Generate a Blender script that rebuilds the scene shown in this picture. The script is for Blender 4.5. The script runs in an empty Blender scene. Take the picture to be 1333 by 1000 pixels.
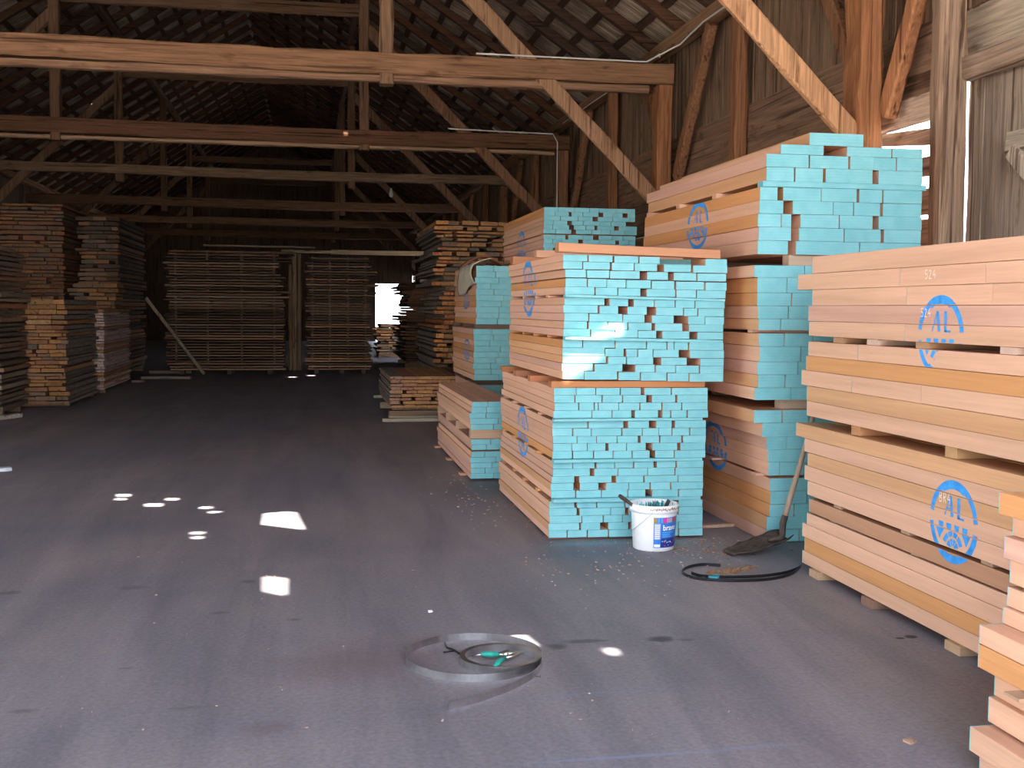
import bpy, math, random
from mathutils import Vector, Matrix, geometry
random.seed(7)
rnd = random.random
def U(a, b): return a + (b - a) * random.random()
sc = bpy.context.scene
col = sc.collection

# ------------------------------------------------------------------ camera
F = 1450.0
CR = Vector((0.98416412, -0.17707988, 0.00798174))
CU = Vector((0.0040918, 0.06771157, 0.99769655))
CF = Vector((0.17721244, 0.98186448, -0.06736387))
EYE = Vector((0, 0, 1.6))
def ray(x, y): return CF + CR * ((x - 666.5) / F) - CU * ((y - 500) / F)
def atF(x, y, z=0.0):
    d = ray(x, y); return EYE + d * ((z - EYE.z) / d.z)
def atY(x, y, Y):
    d = ray(x, y); return EYE + d * (Y / d.y)
def atX(x, y, X):
    d = ray(x, y); return EYE + d * (X / d.x)
def proj(P):
    d = Vector(P) - EYE; z = max(d.dot(CF), 0.05)
    return (666.5 + F * d.dot(CR) / z, 500 - F * d.dot(CU) / z)
cam = bpy.data.cameras.new('camera'); co = bpy.data.objects.new('camera', cam); col.objects.link(co)
m = Matrix((CR, CU, -CF)).transposed().to_4x4(); m.translation = EYE
co.matrix_world = m
cam.sensor_width = 36; cam.lens = 36 * F / 1333; cam.clip_start = .05; cam.clip_end = 300
sc.camera = co

# ------------------------------------------------------------------ materials
def mat(name):
    m = bpy.data.materials.new(name); m.use_nodes = True
    nt = m.node_tree; b = nt.nodes['Principled BSDF']
    return m, nt, b
def N(nt, t, **k):
    n = nt.nodes.new(t)
    for a, v in k.items():
        if a in n.inputs: n.inputs[a].default_value = v
        else: setattr(n, a, v)
    return n
def ramp(nt, src, stops):
    r = nt.nodes.new('ShaderNodeValToRGB'); e = r.color_ramp.elements
    while len(e) < len(stops): e.new(.5)
    for i, (p, c) in enumerate(stops):
        e[i].position = p; e[i].color = (*c, 1) if len(c) == 3 else c
    nt.links.new(src, r.inputs[0]); return r
def mix(nt, mode, fac, a, b):
    n = nt.nodes.new('ShaderNodeMix'); n.data_type = 'RGBA'; n.blend_type = mode
    for k, v in ((0, fac), (6, a), (7, b)):
        if isinstance(v, (int, float)): n.inputs[k].default_value = v
        elif isinstance(v, tuple): n.inputs[k].default_value = (*v, 1)
        else: nt.links.new(v, n.inputs[k])
    return n.outputs[2]
def coords(nt, scale, rand=True):
    tc = nt.nodes.new('ShaderNodeTexCoord'); mp = nt.nodes.new('ShaderNodeMapping')
    mp.inputs['Scale'].default_value = scale
    if rand:
        oi = nt.nodes.new('ShaderNodeObjectInfo'); vm = nt.nodes.new('ShaderNodeVectorMath'); vm.operation = 'MULTIPLY_ADD'
        cx = nt.nodes.new('ShaderNodeCombineXYZ')
        for i in range(3): nt.links.new(oi.outputs['Random'], cx.inputs[i])
        vm.inputs[1].default_value = (17, 31, 23)
        nt.links.new(cx.outputs[0], vm.inputs[0]); nt.links.new(tc.outputs['Object'], vm.inputs[2])
        nt.links.new(vm.outputs[0], mp.inputs[0])
    else: nt.links.new(tc.outputs['Object'], mp.inputs[0])
    return mp.outputs[0]
def noise(nt, vec, scale, detail=4, rough=.55, dist=0):
    n = N(nt, 'ShaderNodeTexNoise'); n.inputs['Scale'].default_value = scale; n.inputs['Detail'].default_value = detail
    n.inputs['Roughness'].default_value = rough; n.inputs['Distortion'].default_value = dist
    nt.links.new(vec, n.inputs['Vector']); return n.outputs[0]
def bump(nt, b, h, s, d=.01):
    n = N(nt, 'ShaderNodeBump'); n.inputs['Strength'].default_value = s; n.inputs['Distance'].default_value = d
    nt.links.new(h, n.inputs['Height']); nt.links.new(n.outputs[0], b.inputs['Normal'])

def wood(name, axis, lo, hi, fine=60, rough=.75, bmp=.15, knots=False):
    """axis = grain direction; the object's own colour gives the tone"""
    m, nt, b = mat(name)
    s = [1, 1, 1]; s['XYZ'.index(axis)] = .035
    v = coords(nt, tuple(s))
    n1 = noise(nt, v, fine, 5, .6, .4)
    n2 = noise(nt, v, fine * .12, 3, .5, .8)
    oi = nt.nodes.new('ShaderNodeObjectInfo')
    r1 = ramp(nt, n1, [(.25, (lo,) * 3), (.75, (hi,) * 3)])
    r2 = ramp(nt, n2, [(.3, (.86, .83, .8)), (.7, (1.05, 1.05, 1.05))])
    c = mix(nt, 'MULTIPLY', 1.0, oi.outputs['Color'], r1.outputs[0])
    c = mix(nt, 'MULTIPLY', 1.0, c, r2.outputs[0])
    if knots:
        v3 = coords(nt, tuple(.35 if k == .035 else 1 for k in s))
        n3 = noise(nt, v3, 7, 3, .6)
        r3 = ramp(nt, n3, [(.27, (.45, .38, .33)), (.4, (1, 1, 1))])
        c = mix(nt, 'MULTIPLY', .8, c, r3.outputs[0])
    if knots:
        s4 = [2.2, 2.2, 2.2]; s4['XYZ'.index(axis)] = .05
        n4 = noise(nt, coords(nt, tuple(s4)), 9, 3, .5, .3)
        c = mix(nt, 'MULTIPLY', .85, c, ramp(nt, n4, [(.33, (.25, .2, .17)), (.41, (1, 1, 1))]).outputs[0])
    nt.links.new(c, b.inputs['Base Color']); b.inputs['Roughness'].default_value = rough
    b.inputs['Specular IOR Level'].default_value = .25
    bump(nt, b, n1, bmp, .004); return m
M = {}
M['beechY'] = wood('beech_planed', 'Y', .93, 1.05, 90, .7, .04)
M['beechX'] = wood('beech_cross', 'X', .9, 1.06, 90, .7, .05)
M['beamX'] = wood('old_beam_cross', 'X', .5, 1.4, 45, .85, .7, True)
M['beamY'] = wood('old_beam_long', 'Y', .5, 1.4, 45, .85, .7, True)
M['beamZ'] = wood('old_beam_upright', 'Z', .5, 1.4, 45, .85, .7, True)
M['roughY'] = wood('rough_sawn_long', 'Y', .55, 1.2, 50, .9, .4, True)
M['roughX'] = wood('rough_sawn_cross', 'X', .55, 1.2, 50, .9, .4, True)
def _bs():
    m, nt, b = mat('grey_bark_edge'); n1 = noise(nt, coords(nt, (1, .12, 1)), 40, 5, .7)
    r = ramp(nt, n1, [(.3, (.10, .08, .06)), (.7, (.33, .28, .23))]); nt.links.new(r.outputs[0], b.inputs['Base Color']); b.inputs['Roughness'].default_value = .95
    bump(nt, b, n1, .5, .01); return m
M['barkside'] = _bs()
def painted(name, base, dark):
    m, nt, b = mat(name)
    v = coords(nt, (1, 1, 1)); n1 = noise(nt, v, 9, 4); 
    w = N(nt, 'ShaderNodeTexWave'); w.wave_type = 'RINGS'; w.inputs['Scale'].default_value = 26; w.inputs['Distortion'].default_value = 3
    nt.links.new(v, w.inputs['Vector'])
    oi = nt.nodes.new('ShaderNodeObjectInfo')
    c = ramp(nt, n1, [(.3, dark), (.62, base)]).outputs[0]
    c = mix(nt, 'MULTIPLY', .35, c, ramp(nt, w.outputs['Fac'], [(0, (.82, .85, .85)), (.5, (1, 1, 1))]).outputs[0])
    c = mix(nt, 'MULTIPLY', .8, c, ramp(nt, oi.outputs['Random'], [(0, (.86, .93, .93)), (1, (1.0, 1.0, 1.0))]).outputs[0])
    nt.links.new(c, b.inputs['Base Color']); b.inputs['Roughness'].default_value = .7
    b.inputs['Specular IOR Level'].default_value = .2
    bump(nt, b, n1, .1, .003); return m
M['paint'] = painted('turquoise_end_paint', (.25, .56, .60), (.20, .49, .54))
def plain(name, c, rough=.6, metal=0, var=.0, scale=20, spec=.3):
    m, nt, b = mat(name)
    b.inputs['Base Color'].default_value = (*c, 1)
    if var:
        n1 = noise(nt, coords(nt, (1, 1, 1)), scale, 5, .65)
        r = ramp(nt, n1, [(.3, tuple(x * (1 - var) for x in c)), (.7, tuple(min(1, x * (1 + var)) for x in c))])
        nt.links.new(r.outputs[0], b.inputs['Base Color']); bump(nt, b, n1, .3, .004)
    b.inputs['Roughness'].default_value = rough; b.inputs['Metallic'].default_value = metal
    b.inputs['Specular IOR Level'].default_value = spec
    return m
M['blue'] = plain('blue_stencil_spray', (.05, .32, .80), .6, 0, .25, 30)
M['chalk'] = plain('white_chalk', (.85, .78, .72), .9)
M['steel'] = plain('steel_band', (.55, .55, .56), .3, 1, .25, 8)
M['black'] = plain('black_band', (.012, .012, .014), .35)
M['bark'] = plain('dark_bark', (.035, .028, .022), .95, 0, .5, 12)
M['bucket'] = plain('white_plastic', (.86, .86, .88), .35, 0, .02)
M['lblue'] = plain('label_blue', (.04, .19, .62), .35, 0, .1, 30)
M['lsky'] = plain('label_sky_blue', (.10, .40, .80), .35)
M['lgrey'] = plain('label_grey', (.42, .47, .60), .4)
M['lwhite'] = plain('label_white', (.9, .9, .92), .4)
M['lnavy'] = plain('label_navy', (.02, .04, .22), .4, 0, .3, 60)
M['lgold'] = plain('label_gold', (.40, .22, .08), .4)
M['lmag'] = plain('label_magenta', (.75, .05, .42), .4)
M['lred'] = plain('label_red', (.62, .03, .05), .4)
M['lpink'] = plain('label_pink', (.75, .25, .32), .4)
M['lbrown'] = plain('rim_stain_brown', (.36, .20, .14), .6, 0, .3, 40)
M['wetpaint'] = plain('turquoise_wet_paint', (.10, .55, .62), .25, 0, .3, 25, .5)
M['brushgreen'] = plain('paint_clogged_bristles', (.03, .20, .19), .6, 0, .5, 90)
M['dirtmetal'] = plain('dirty_spade_metal', (.075, .052, .043), .7, .1, .65, 26)
M['handle'] = wood('spade_handle_wood', 'Z', .8, 1.1, 60, .6, .1)
M['sack'] = plain('cream_sack', (.48, .44, .34), .9, 0, .2, 9)
M['greenplastic'] = plain('green_handle', (.02, .28, .22), .4)
M['cable'] = plain('white_cable', (.75, .72, .66), .5)
M['glass'] = plain('frosted_bulb', (.7, .7, .68), .2)
M['paper'] = plain('pale_paper', (.62, .66, .74), .7)
M['scrap'] = plain('wood_scrap', (.27, .15, .09), .95, 0, .5, 25)
M['chip'] = plain('wood_chip', (.42, .27, .19), .9, 0, .3, 40)
M['tealrag'] = plain('turquoise_scrap', (.06, .48, .62), .5)

# floor: dusty dark concrete with tyre tracks, dark drips and turquoise overspray
def floor_mat():
    m, nt, b = mat('dusty_dark_concrete')
    v = coords(nt, (1, 1, 1), False)
    n1 = noise(nt, v, .55, 6, .6, .6); n2 = noise(nt, v, 45, 4, .7)
    vt = coords(nt, (1, .12, 1), False)
    n3 = noise(nt, vt, 2.6, 5, .62, .5)
    c = ramp(nt, n1, [(.3, (.20, .192, .225)), (.55, (.25, .228, .245)), (.72, (.31, .272, .275))]).outputs[0]
    c = mix(nt, 'MULTIPLY', .8, c, ramp(nt, n3, [(.3, (.62, .64, .7)), (.7, (1.18, 1.14, 1.14))]).outputs[0])
    c = mix(nt, 'MULTIPLY', .55, c, ramp(nt, n2, [(.3, (.6, .6, .6)), (.7, (1.3, 1.3, 1.3))]).outputs[0])
    tc = nt.nodes.new('ShaderNodeTexCoord')
    def spot(x, y, rx, ry, colr, amt, ns=5, soft=.5):
        nonlocal c
        mp = nt.nodes.new('ShaderNodeMapping'); mp.vector_type = 'TEXTURE'
        mp.inputs['Location'].default_value = (x, y, 0); mp.inputs['Scale'].default_value = (rx, ry, 50)
        nt.links.new(tc.outputs['Object'], mp.inputs[0])
        g = N(nt, 'ShaderNodeVectorMath'); g.operation = 'LENGTH'; nt.links.new(mp.outputs[0], g.inputs[0])
        nn = noise(nt, v, ns, 4, .7)
        a = N(nt, 'ShaderNodeMath'); a.operation = 'MULTIPLY_ADD'; a.inputs[1].default_value = 1.3; a.inputs[2].default_value = -.65
        nt.links.new(nn, a.inputs[0])
        s = N(nt, 'ShaderNodeMath'); s.operation = 'ADD'; nt.links.new(g.outputs['Value'], s.inputs[0]); nt.links.new(a.outputs[0], s.inputs[1])
        r = ramp(nt, s.outputs[0], [(1 - soft, (amt,) * 3), (1.0, (0, 0, 0))])
        c = mix(nt, 'MIX', r.outputs[0], c, colr)
    for (px, py, rx, ry, colr, amt, ns, soft) in (
        (770, 708, .38, .07, (.10, .36, .50), .55, 9, .8), (585, 625, .3, .03, (.10, .40, .50), .5, 12, .8),
        (780, 720, .6, .22, (.10, .13, .20), .45, 6, .9),
        (820, 985, .5, .018, (.20, .27, .42), .6, 30, .8), (780, 902, .45, .012, (.16, .22, .36), .5, 30, .8),
        (985, 972, .25, .02, (.20, .27, .42), .4, 30, .8),
        (60, 572, 1.4, .8, (.22, .21, .22), .35, 3, .9), (120, 585, .7, .3, (.22, .21, .22), .35, 6, .9),
        (470, 860, .5, .45, (.12, .06, .055), .4, 3, .9), (350, 948, .12, .1, (.12, .055, .055), .3, 9, .9),
        (285, 798, .06, .035, (.06, .055, .06), .6, 9, .8), (325, 757, .06, .05, (.06, .055, .06), .6, 9, .8),
        (383, 807, .05, .03, (.07, .065, .07), .55, 9, .8), (10, 772, .09, .05, (.07, .065, .07), .55, 9, .8),
        (30, 926, .07, .03, (.07, .065, .07), .55, 9, .8), (175, 765, .12, .06, (.08, .075, .08), .45, 9, .8),
        (860, 832, .09, .06, (.02, .02, .024), .8, 7, .5), (893, 833, .05, .03, (.06, .055, .06), .6, 9, .8),
        (1172, 831, .025, .02, (.01, .01, .012), .9, 9, .4), (1185, 829, .04, .03, (.01, .01, .012), .9, 9, .4),
        (725, 842, .06, .06, (.03, .03, .034), .6, 9, .5), (760, 835, .12, .04, (.03, .03, .034), .6, 9, .5),
        (240, 922, .1, .02, (.08, .075, .08), .45, 9, .8), (165, 870, .05, .02, (.08, .075, .08), .45, 9, .8),
        (640, 640, .5, .5, (.12, .10, .10), .4, 8, .9)):
        p = atF(px, py); spot(p.x, p.y, rx, ry, colr, amt, ns, soft)
    nt.links.new(c, b.inputs['Base Color'])
    b.inputs['Roughness'].default_value = .62; b.inputs['Specular IOR Level'].default_value = .35
    bump(nt, b, n2, .25, .004); return m
M['floor'] = floor_mat()
def yard_mat():
    m, nt, b = mat('sunlit_gravel_yard'); n1 = noise(nt, coords(nt, (1, 1, 1), False), 3, 5)
    r = ramp(nt, n1, [(.3, (.40, .36, .31)), (.7, (.52, .47, .41))]); nt.links.new(r.outputs[0], b.inputs['Base Color'])
    b.inputs['Roughness'].default_value = .9; return m
M['yard'] = yard_mat()
def tile_mat():
    m, nt, b = mat('weathered_roof_shingle'); v = coords(nt, (.06, 1, .06), False)
    n1 = noise(nt, v, 26, 5, .7, .3); n2 = noise(nt, coords(nt, (1, 1, 1), False), 1.7, 3)
    c = ramp(nt, n1, [(.3, (.12, .08, .055)), (.5, (.42, .31, .22)), (.7, (.84, .69, .54))]).outputs[0]
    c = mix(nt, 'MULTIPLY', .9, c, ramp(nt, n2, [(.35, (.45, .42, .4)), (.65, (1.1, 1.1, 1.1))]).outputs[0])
    nt.links.new(c, b.inputs['Base Color']); b.inputs['Roughness'].default_value = .9; bump(nt, b, n1, .5, .01); return m
M['tile'] = tile_mat()

# ------------------------------------------------------------------ mesh helpers
class MB:
    def __init__(s): s.v = []; s.f = []; s.mi = []
    def add(s, vs, fs, mi=0):
        o = len(s.v); s.v += [tuple(v) for v in vs]
        for k, f in enumerate(fs):
            s.f.append(tuple(i + o for i in f)); s.mi.append(mi[k] if isinstance(mi, list) else mi)
    def box(s, x0, x1, y0, y1, z0, z1, mi=0):
        s.add([(x0, y0, z0), (x1, y0, z0), (x1, y1, z0), (x0, y1, z0), (x0, y0, z1), (x1, y0, z1), (x1, y1, z1), (x0, y1, z1)],
              [(0, 3, 2, 1), (4, 5, 6, 7), (0, 1, 5, 4), (1, 2, 6, 5), (2, 3, 7, 6), (3, 0, 4, 7)], mi)
    def prism(s, P, side, up, w, h, c=.0, jit=0, segs=1, mi=0, endmi=None, wob=None, first=None):
        """timber with chamfered section through the points P[0]..P[1]; w along side, h along up (centred)"""
        p0, p1 = Vector(P[0]), Vector(P[1]); side = Vector(side).normalized(); up = Vector(up).normalized()
        hw, hh = w / 2, h / 2; c = min(c, hw * .6, hh * .6)
        sec = [(-hw + c, -hh), (hw - c, -hh), (hw, -hh + c), (hw, hh - c), (hw - c, hh), (-hw + c, hh), (-hw, hh - c), (-hw, -hh + c)] if c > 0 else [(-hw, -hh), (hw, -hh), (hw, hh), (-hw, hh)]
        n = len(sec); ts = [i / segs for i in range(segs + 1)]
        if first: L = (p1 - p0).length; ts = [0, first / L] + ts[1:]
        vs = []
        for i, t in enumerate(ts):
            ce = p0.lerp(p1, t)
            if wob: ce = ce + side * wob[0] * math.sin(math.pi * t) + up * wob[1] * math.sin(math.pi * t * wob[2] + wob[3])
            for (a, b) in sec:
                ja, jb = (U(-jit, jit), U(-jit, jit)) if jit else (0, 0)
                vs.append(ce + side * (a + ja) + up * (b + jb))
        fs = []; mis = []; em = mi if endmi is None else endmi
        fs.append(tuple(range(n))); mis.append(em)
        for i in range(len(ts) - 1):
            for k in range(n):
                k2 = (k + 1) % n; fs.append((i * n + k, (i + 1) * n + k, (i + 1) * n + k2, i * n + k2)); mis.append(em if (first and i == 0) else mi)
        fs.append(tuple((len(ts) - 1) * n + k for k in reversed(range(n)))); mis.append(em)
        s.add(vs, fs, mis)
    def tube(s, pts, r, n=8, mi=0, closed=False):
        pts = [Vector(p) for p in pts]; K = len(pts); vs = []; rr = r if isinstance(r, list) else [r] * K
        prev = None
        for i, p in enumerate(pts):
            t = (pts[(i + 1) % K] - pts[i - 1]) if closed else (pts[min(i + 1, K - 1)] - pts[max(i - 1, 0)])
            t.normalize()
            if prev is None: a = t.orthogonal().normalized()
            else: a = (prev - t * prev.dot(t)).normalized()
            prev = a; b = t.cross(a)
            for k in range(n):
                q = 2 * math.pi * k / n; vs.append(p + (a * math.cos(q) + b * math.sin(q)) * rr[i])
        fs = []
        for i in range(K if closed else K - 1):
            j = (i + 1) % K
            for k in range(n): fs.append((i * n + k, i * n + (k + 1) % n, j * n + (k + 1) % n, j * n + k))
        if not closed: fs.append(tuple(reversed(range(n)))); fs.append(tuple((K - 1) * n + k for k in range(n)))
        s.add(vs, fs, mi)
    def lathe(s, prof, n=40, c=(0, 0), mi=0, caps=False):
        vs = []
        for (r, z) in prof:
            for k in range(n):
                q = 2 * math.pi * k / n; vs.append((c[0] + r * math.cos(q), c[1] + r * math.sin(q), z))
        fs = []
        for i in range(len(prof) - 1):
            for k in range(n): fs.append((i * n + k, i * n + (k + 1) % n, (i + 1) * n + (k + 1) % n, (i + 1) * n + k))
        if caps: fs.append(tuple(reversed(range(n)))); fs.append(tuple((len(prof) - 1) * n + k for k in range(n)))
        s.add(vs, fs, mi)
    def band(s, pts, h, t=.0012, mi=0, z0=0):
        """upright metal strip of height h following pts (x, y[, z])"""
        P = [Vector((p[0], p[1], (p[2] if len(p) > 2 else z0))) for p in pts]; K = len(P); vs = []
        for i, p in enumerate(P):
            d = P[min(i + 1, K - 1)] - P[max(i - 1, 0)]; d.z = 0; d.normalize(); nrm = Vector((-d.y, d.x, 0)) * t
            vs += [p - nrm, p + nrm, p + nrm + Vector((0, 0, h)), p - nrm + Vector((0, 0, h))]
        fs = [(0, 1, 2, 3), tuple((K - 1) * 4 + k for k in (3, 2, 1, 0))]
        for i in range(K - 1):
            for k in range(4): fs.append((i * 4 + k, (i + 1) * 4 + k, (i + 1) * 4 + (k + 1) % 4, i * 4 + (k + 1) % 4))
        s.add(vs, fs, mi)
    def build(s, name, mats, parent=None, origin=None, color=None, smooth=False, **tags):
        me = bpy.data.meshes.new(name)
        o0 = Vector(origin) if origin is not None else Vector((0, 0, 0))
        me.from_pydata([tuple(Vector(v) - o0) for v in s.v], [], s.f)
        if not isinstance(mats, (list, tuple)): mats = [mats]
        for mm in mats: me.materials.append(mm)
        me.polygons.foreach_set('material_index', s.mi)
        if smooth: me.polygons.foreach_set('use_smooth', [True] * len(s.f))
        me.update()
        o = bpy.data.objects.new(name, me); col.objects.link(o)
        if parent is not None: o.parent = parent; o.location = o0 - parent.location
        else: o.location = o0
        if color: o.color = (*color, 1)
        for k, v in tags.items():
            if v: o[k] = v
        return o
def empty(name, loc, label, cat, group=None):
    o = bpy.data.objects.new(name, None); o.empty_display_size = .1; col.objects.link(o); o.location = loc
    o['label'] = label; o['category'] = cat
    if group: o['group'] = group
    return o
def tagged(o, label, cat, group=None, kind=None):
    o['label'] = label; o['category'] = cat
    if group: o['group'] = group
    if kind: o['kind'] = kind
    return o
ORD = ['', 'first', 'second', 'third', 'fourth', 'fifth', 'sixth', 'seventh', 'eighth', 'ninth', 'tenth', 'eleventh', 'twelfth', 'thirteenth', 'fourteenth',
       'fifteenth', 'sixteenth', 'seventeenth', 'eighteenth', 'nineteenth', 'twentieth']
TENS = {2: 'twenty', 3: 'thirty', 4: 'forty', 5: 'fifty'}
def ordn(n):
    if n <= 20: return ORD[n]
    t, u = divmod(n, 10)
    return (TENS[t] + '-' + ORD[u]) if u else {3: 'thirtieth', 4: 'fortieth', 5: 'fiftieth'}[t]
PALE, ORANGE, TAN, PINK = (.74, .44, .295), (.66, .32, .13), (.68, .38, .20), (.68, .40, .30)
def tone(p_or=.25):
    t = random.choice([ORANGE, TAN]) if rnd() < p_or else random.choice([PALE, PALE, PINK]); k = U(.92, 1.06)
    return tuple(c * k for c in t)

# ------------------------------------------------------------------ the shed
XR, XL, XC = 4.82, -8.08, -1.63
EZ, SL = 5.15, .66            # eave height and slope of the roof
Y0, Y1 = -1.5, 54.0
def roofz(x): return EZ + (4.75 - x) * SL if x > XC else EZ + (x + 8.01) * SL
fl = MB(); fl.box(XL - .3, XR + .35, Y0 - .5, Y1 + .3, -.12, 0)
fl.build('floor', M['floor'], kind='structure')
yd = MB(); yd.box(-60, 60, -50, Y0 - .5, -.2, -.03); yd.box(XR + .35, 60, Y0 - .5, 110, -.2, -.03); yd.box(-60, XL - .3, Y0 - .5, 110, -.2, -.03); yd.box(XL - .3, XR + .35, Y1 + .3, 110, -.2, -.03)
yd.build('ground', M['yard'], kind='structure')

SUN = Vector((.20, .50, -.84)).normalized()
def back_to_roof(P):
    """the point where the sun's ray to P passes through the roof covering"""
    P = Vector(P); best = None
    for s in (1, -1):
        # z = EZ + (4.75-x)*SL  /  z = EZ + (x+8.01)*SL
        a = (P.z - EZ - .175 - (4.75 - P.x) * SL) if s == 1 else (P.z - EZ - .175 - (P.x + 8.01) * SL)
        b = (-SUN.z - SUN.x * SL) if s == 1 else (-SUN.z + SUN.x * SL)
        t = -a / b; Q = P - SUN * t
        if (s == 1) == (Q.x > XC) and t > 0: best = (s, Q)
    return best
spots = []
def quad(fn, pts): spots.append([fn(*p) for p in pts])
quad(atF, [(345, 663), (385, 667), (397, 690), (341, 683)])
quad(atF, [(343, 750), (373, 753), (372, 776), (343, 770)])
for (x, y, w, h) in ((161, 645, 11, 2.6), (157, 650, 9, 2), (200, 657.5, 14, 3), (224, 650, 10, 2.2), (268, 661, 10, 2.2), (280, 667, 10, 2.2), (257, 694, 11, 2.5), (257, 700, 9, 2.5)):
    quad(atF, [(x - w * .8, y - h * .7), (x + w * .8, y - h * .7), (x + w * .8, y + h * .7), (x - w * .8, y + h * .7)])
quad(atF, [(648, 820), (676, 821), (702, 842), (690, 843)])
quad(atF, [(783, 844), (800, 844), (808, 853), (795, 853)])
quad(lambda x, y: atY(x, y, 7.44), [(734, 495), (732, 462), (791, 420), (810, 418), (814, 432)])
quad(lambda x, y: atY(x, y, 19.88), [(446, 169), (452, 169), (453, 174), (447, 174)])
for (x, y) in ((405, 489), (381, 491)): quad(atF, [(x - 5, y - .4), (x + 5, y - .4), (x + 5, y + .4), (x - 5, y + .4)])
quad(lambda x, y: atX(x, y, -3.97), [(184, 335), (191, 335), (191, 339), (184, 339)])
quad(lambda x, y: atX(x, y, -3.97), [(193, 327), (199, 327), (199, 331), (193, 331)])
holes = {1: [], -1: []}
for q in spots:
    hs = [back_to_roof(p) for p in q]
    if any(h is None for h in hs): continue
    s = hs[0][0]
    if all(h[0] == s for h in hs):
        P = [(h[1].x, h[1].y) for h in hs]
        if sum(P[i - 1][0] * P[i][1] - P[i][0] * P[i - 1][1] for i in range(len(P))) < 0: P.reverse()
        holes[s].append(P)
HOLEPTS = []
for s in holes:
    for h in holes[s]:
        for i in range(len(h)):
            for t in (0, .25, .5, .75): HOLEPTS.append((h[i - 1][0] * (1 - t) + h[i][0] * t, h[i - 1][1] * (1 - t) + h[i][1] * t))
# a few slipped tiles far down the hall that let specks of sky through
for (x, y) in ((297, 130), (334, 156), (347, 214), (300, 275), (229, 293), (380, 155), (361, 300)):
    d = ray(x, y); s = -1
    t = (EZ + 8.01 * SL - EYE.z) / (d.z - d.x * SL); Q = EYE + d * t
    if Q.x < XC and Q.y < Y1: holes[-1].append([(Q.x - .02, Q.y - .02), (Q.x + .02, Q.y - .02), (Q.x + .02, Q.y + .02), (Q.x - .02, Q.y + .02)])
roof = MB()
for s, xa, xb in ((1, XC, 5.25), (-1, -8.5, XC)):
    pts = [(xa, Y0 - .8), (xb, Y0 - .8), (xb, Y1 + .5), (xa, Y1 + .5)]; faces = [[0, 1, 2, 3]]; edges = []
    for h in holes[s]:
        i0 = len(pts); pts += h; faces.append(list(range(i0, i0 + len(h))))
    V, E_, Fc, _, _, of = geometry.delaunay_2d_cdt([Vector(p) for p in pts], [], faces, 1, 1e-6)
    keep = [f for f, o in zip(Fc, of) if o == [0]]
    n = len(V); vs = [(v.x, v.y, roofz(v.x) + .16) for v in V] + [(v.x, v.y, roofz(v.x) + .19) for v in V]
    fs = [tuple(f) for f in keep] + [tuple(i + n for i in reversed(f)) for f in keep]
    roof.add(vs, fs)
    roof_edges = {}
ceil = roof.build('ceiling', M['tile'], kind='structure')
# overlapping shingle courses seen from below, and the laths that carry them
def near_hole(x, y, rx, ry): return any(abs(x - hx) < rx and abs(y - hy) < ry for hx, hy in HOLEPTS)
tl = MB(); lath = MB()
k = 0
for s in (1, -1):
    for i in range(16):
        d = .12 + i * .5
        x = (4.95 - d * .835) if s == 1 else (-8.2 + d * .835)
        if (s == 1 and x < XC + .3) or (s == -1 and x > XC - .3): continue
        # break the lath where a hole lies
        ys = [Y0]; y = Y0; step = .5
        run = None
        while y < Y1:
            bad = near_hole(x, y + .25, .22, .5)
            if not bad and run is None: run = y
            if (bad or y + step >= Y1) and run is not None:
                z = roofz(x) + .10
                lath.prism([(x, run, z), (x, y if bad else Y1, z)], (1, 0, -SL * s), (SL * s, 0, 1), .1, .045)
                run = None
            y += step
        # shingle butt strips: tilted boards between the laths
        y = 8.0
        while y < Y1:
            L = U(.16, .26)
            if not near_hole(x, y, .6, .4) and rnd() < .93 and (x > -3 or y < 40):
                xx = x - .24 * s * .835
                a = U(-.012, .012)
                z = roofz(xx) + .135 + a
                dirv = Vector((-s, 0, SL)).normalized()
                c0 = Vector((xx, y + L / 2, z))
                tl.prism([c0 - dirv * .19, c0 + dirv * .19 + Vector((0, 0, -.02))], (0, 1, 0), (SL * s, 0, 1), L - .012, .012)
            y += L
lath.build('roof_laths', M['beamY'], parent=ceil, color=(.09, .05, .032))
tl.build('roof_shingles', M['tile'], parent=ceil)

# front gable above the open end, back gable, side walls
def board_wall(mb, horizontal, a0, a1, z0, z1, pos, axis, w=(.14, .2), gap=.004, t=.025, skip=None, jit=.01):
    """boards standing (or lying) side by side; axis 'X' = wall in the plane x = pos"""
    if not horizontal:
        a = a0
        while a < a1:
            ww = min(U(*w), a1 - a)
            if ww < .03: break
            zt = z1(a) if callable(z1) else z1
            if not (skip and skip(a + ww / 2)):
                o = U(-jit, jit)
                if axis == 'X': mb.box(pos + o, pos + o + t, a, a + ww - gap, z0, zt)
                else: mb.box(a, a + ww - gap, pos + o, pos + o + t, z0, zt)
            a += ww
    else:
        z = z0
        while z < z1:
            ww = min(U(*w), z1 - z)
            if ww < .03: break
            o = U(-jit, jit)
            if axis == 'X': mb.box(pos + o, pos + o + t, a0, a1, z, z + ww - gap)
            else: mb.box(a0, a1, pos + o, pos + o + t, z, z + ww - gap)
            z += ww
wf = MB(); board_wall(wf, False, XL, -2.6, 0, lambda a: roofz(a) + .1, Y0, 'Y', gap=-.004)  # unseen boards beside the opening, added to darken the hall's left side
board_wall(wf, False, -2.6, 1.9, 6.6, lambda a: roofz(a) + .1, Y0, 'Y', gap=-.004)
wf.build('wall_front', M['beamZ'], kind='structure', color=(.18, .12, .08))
wb = MB()
HOLE_X0, HOLE_X1 = 3.05, 4.7
a = XL
board_wall(wb, False, XL, HOLE_X0, 0, lambda a: roofz(a) + .1, Y1, 'Y', gap=-.003, skip=None)
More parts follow.
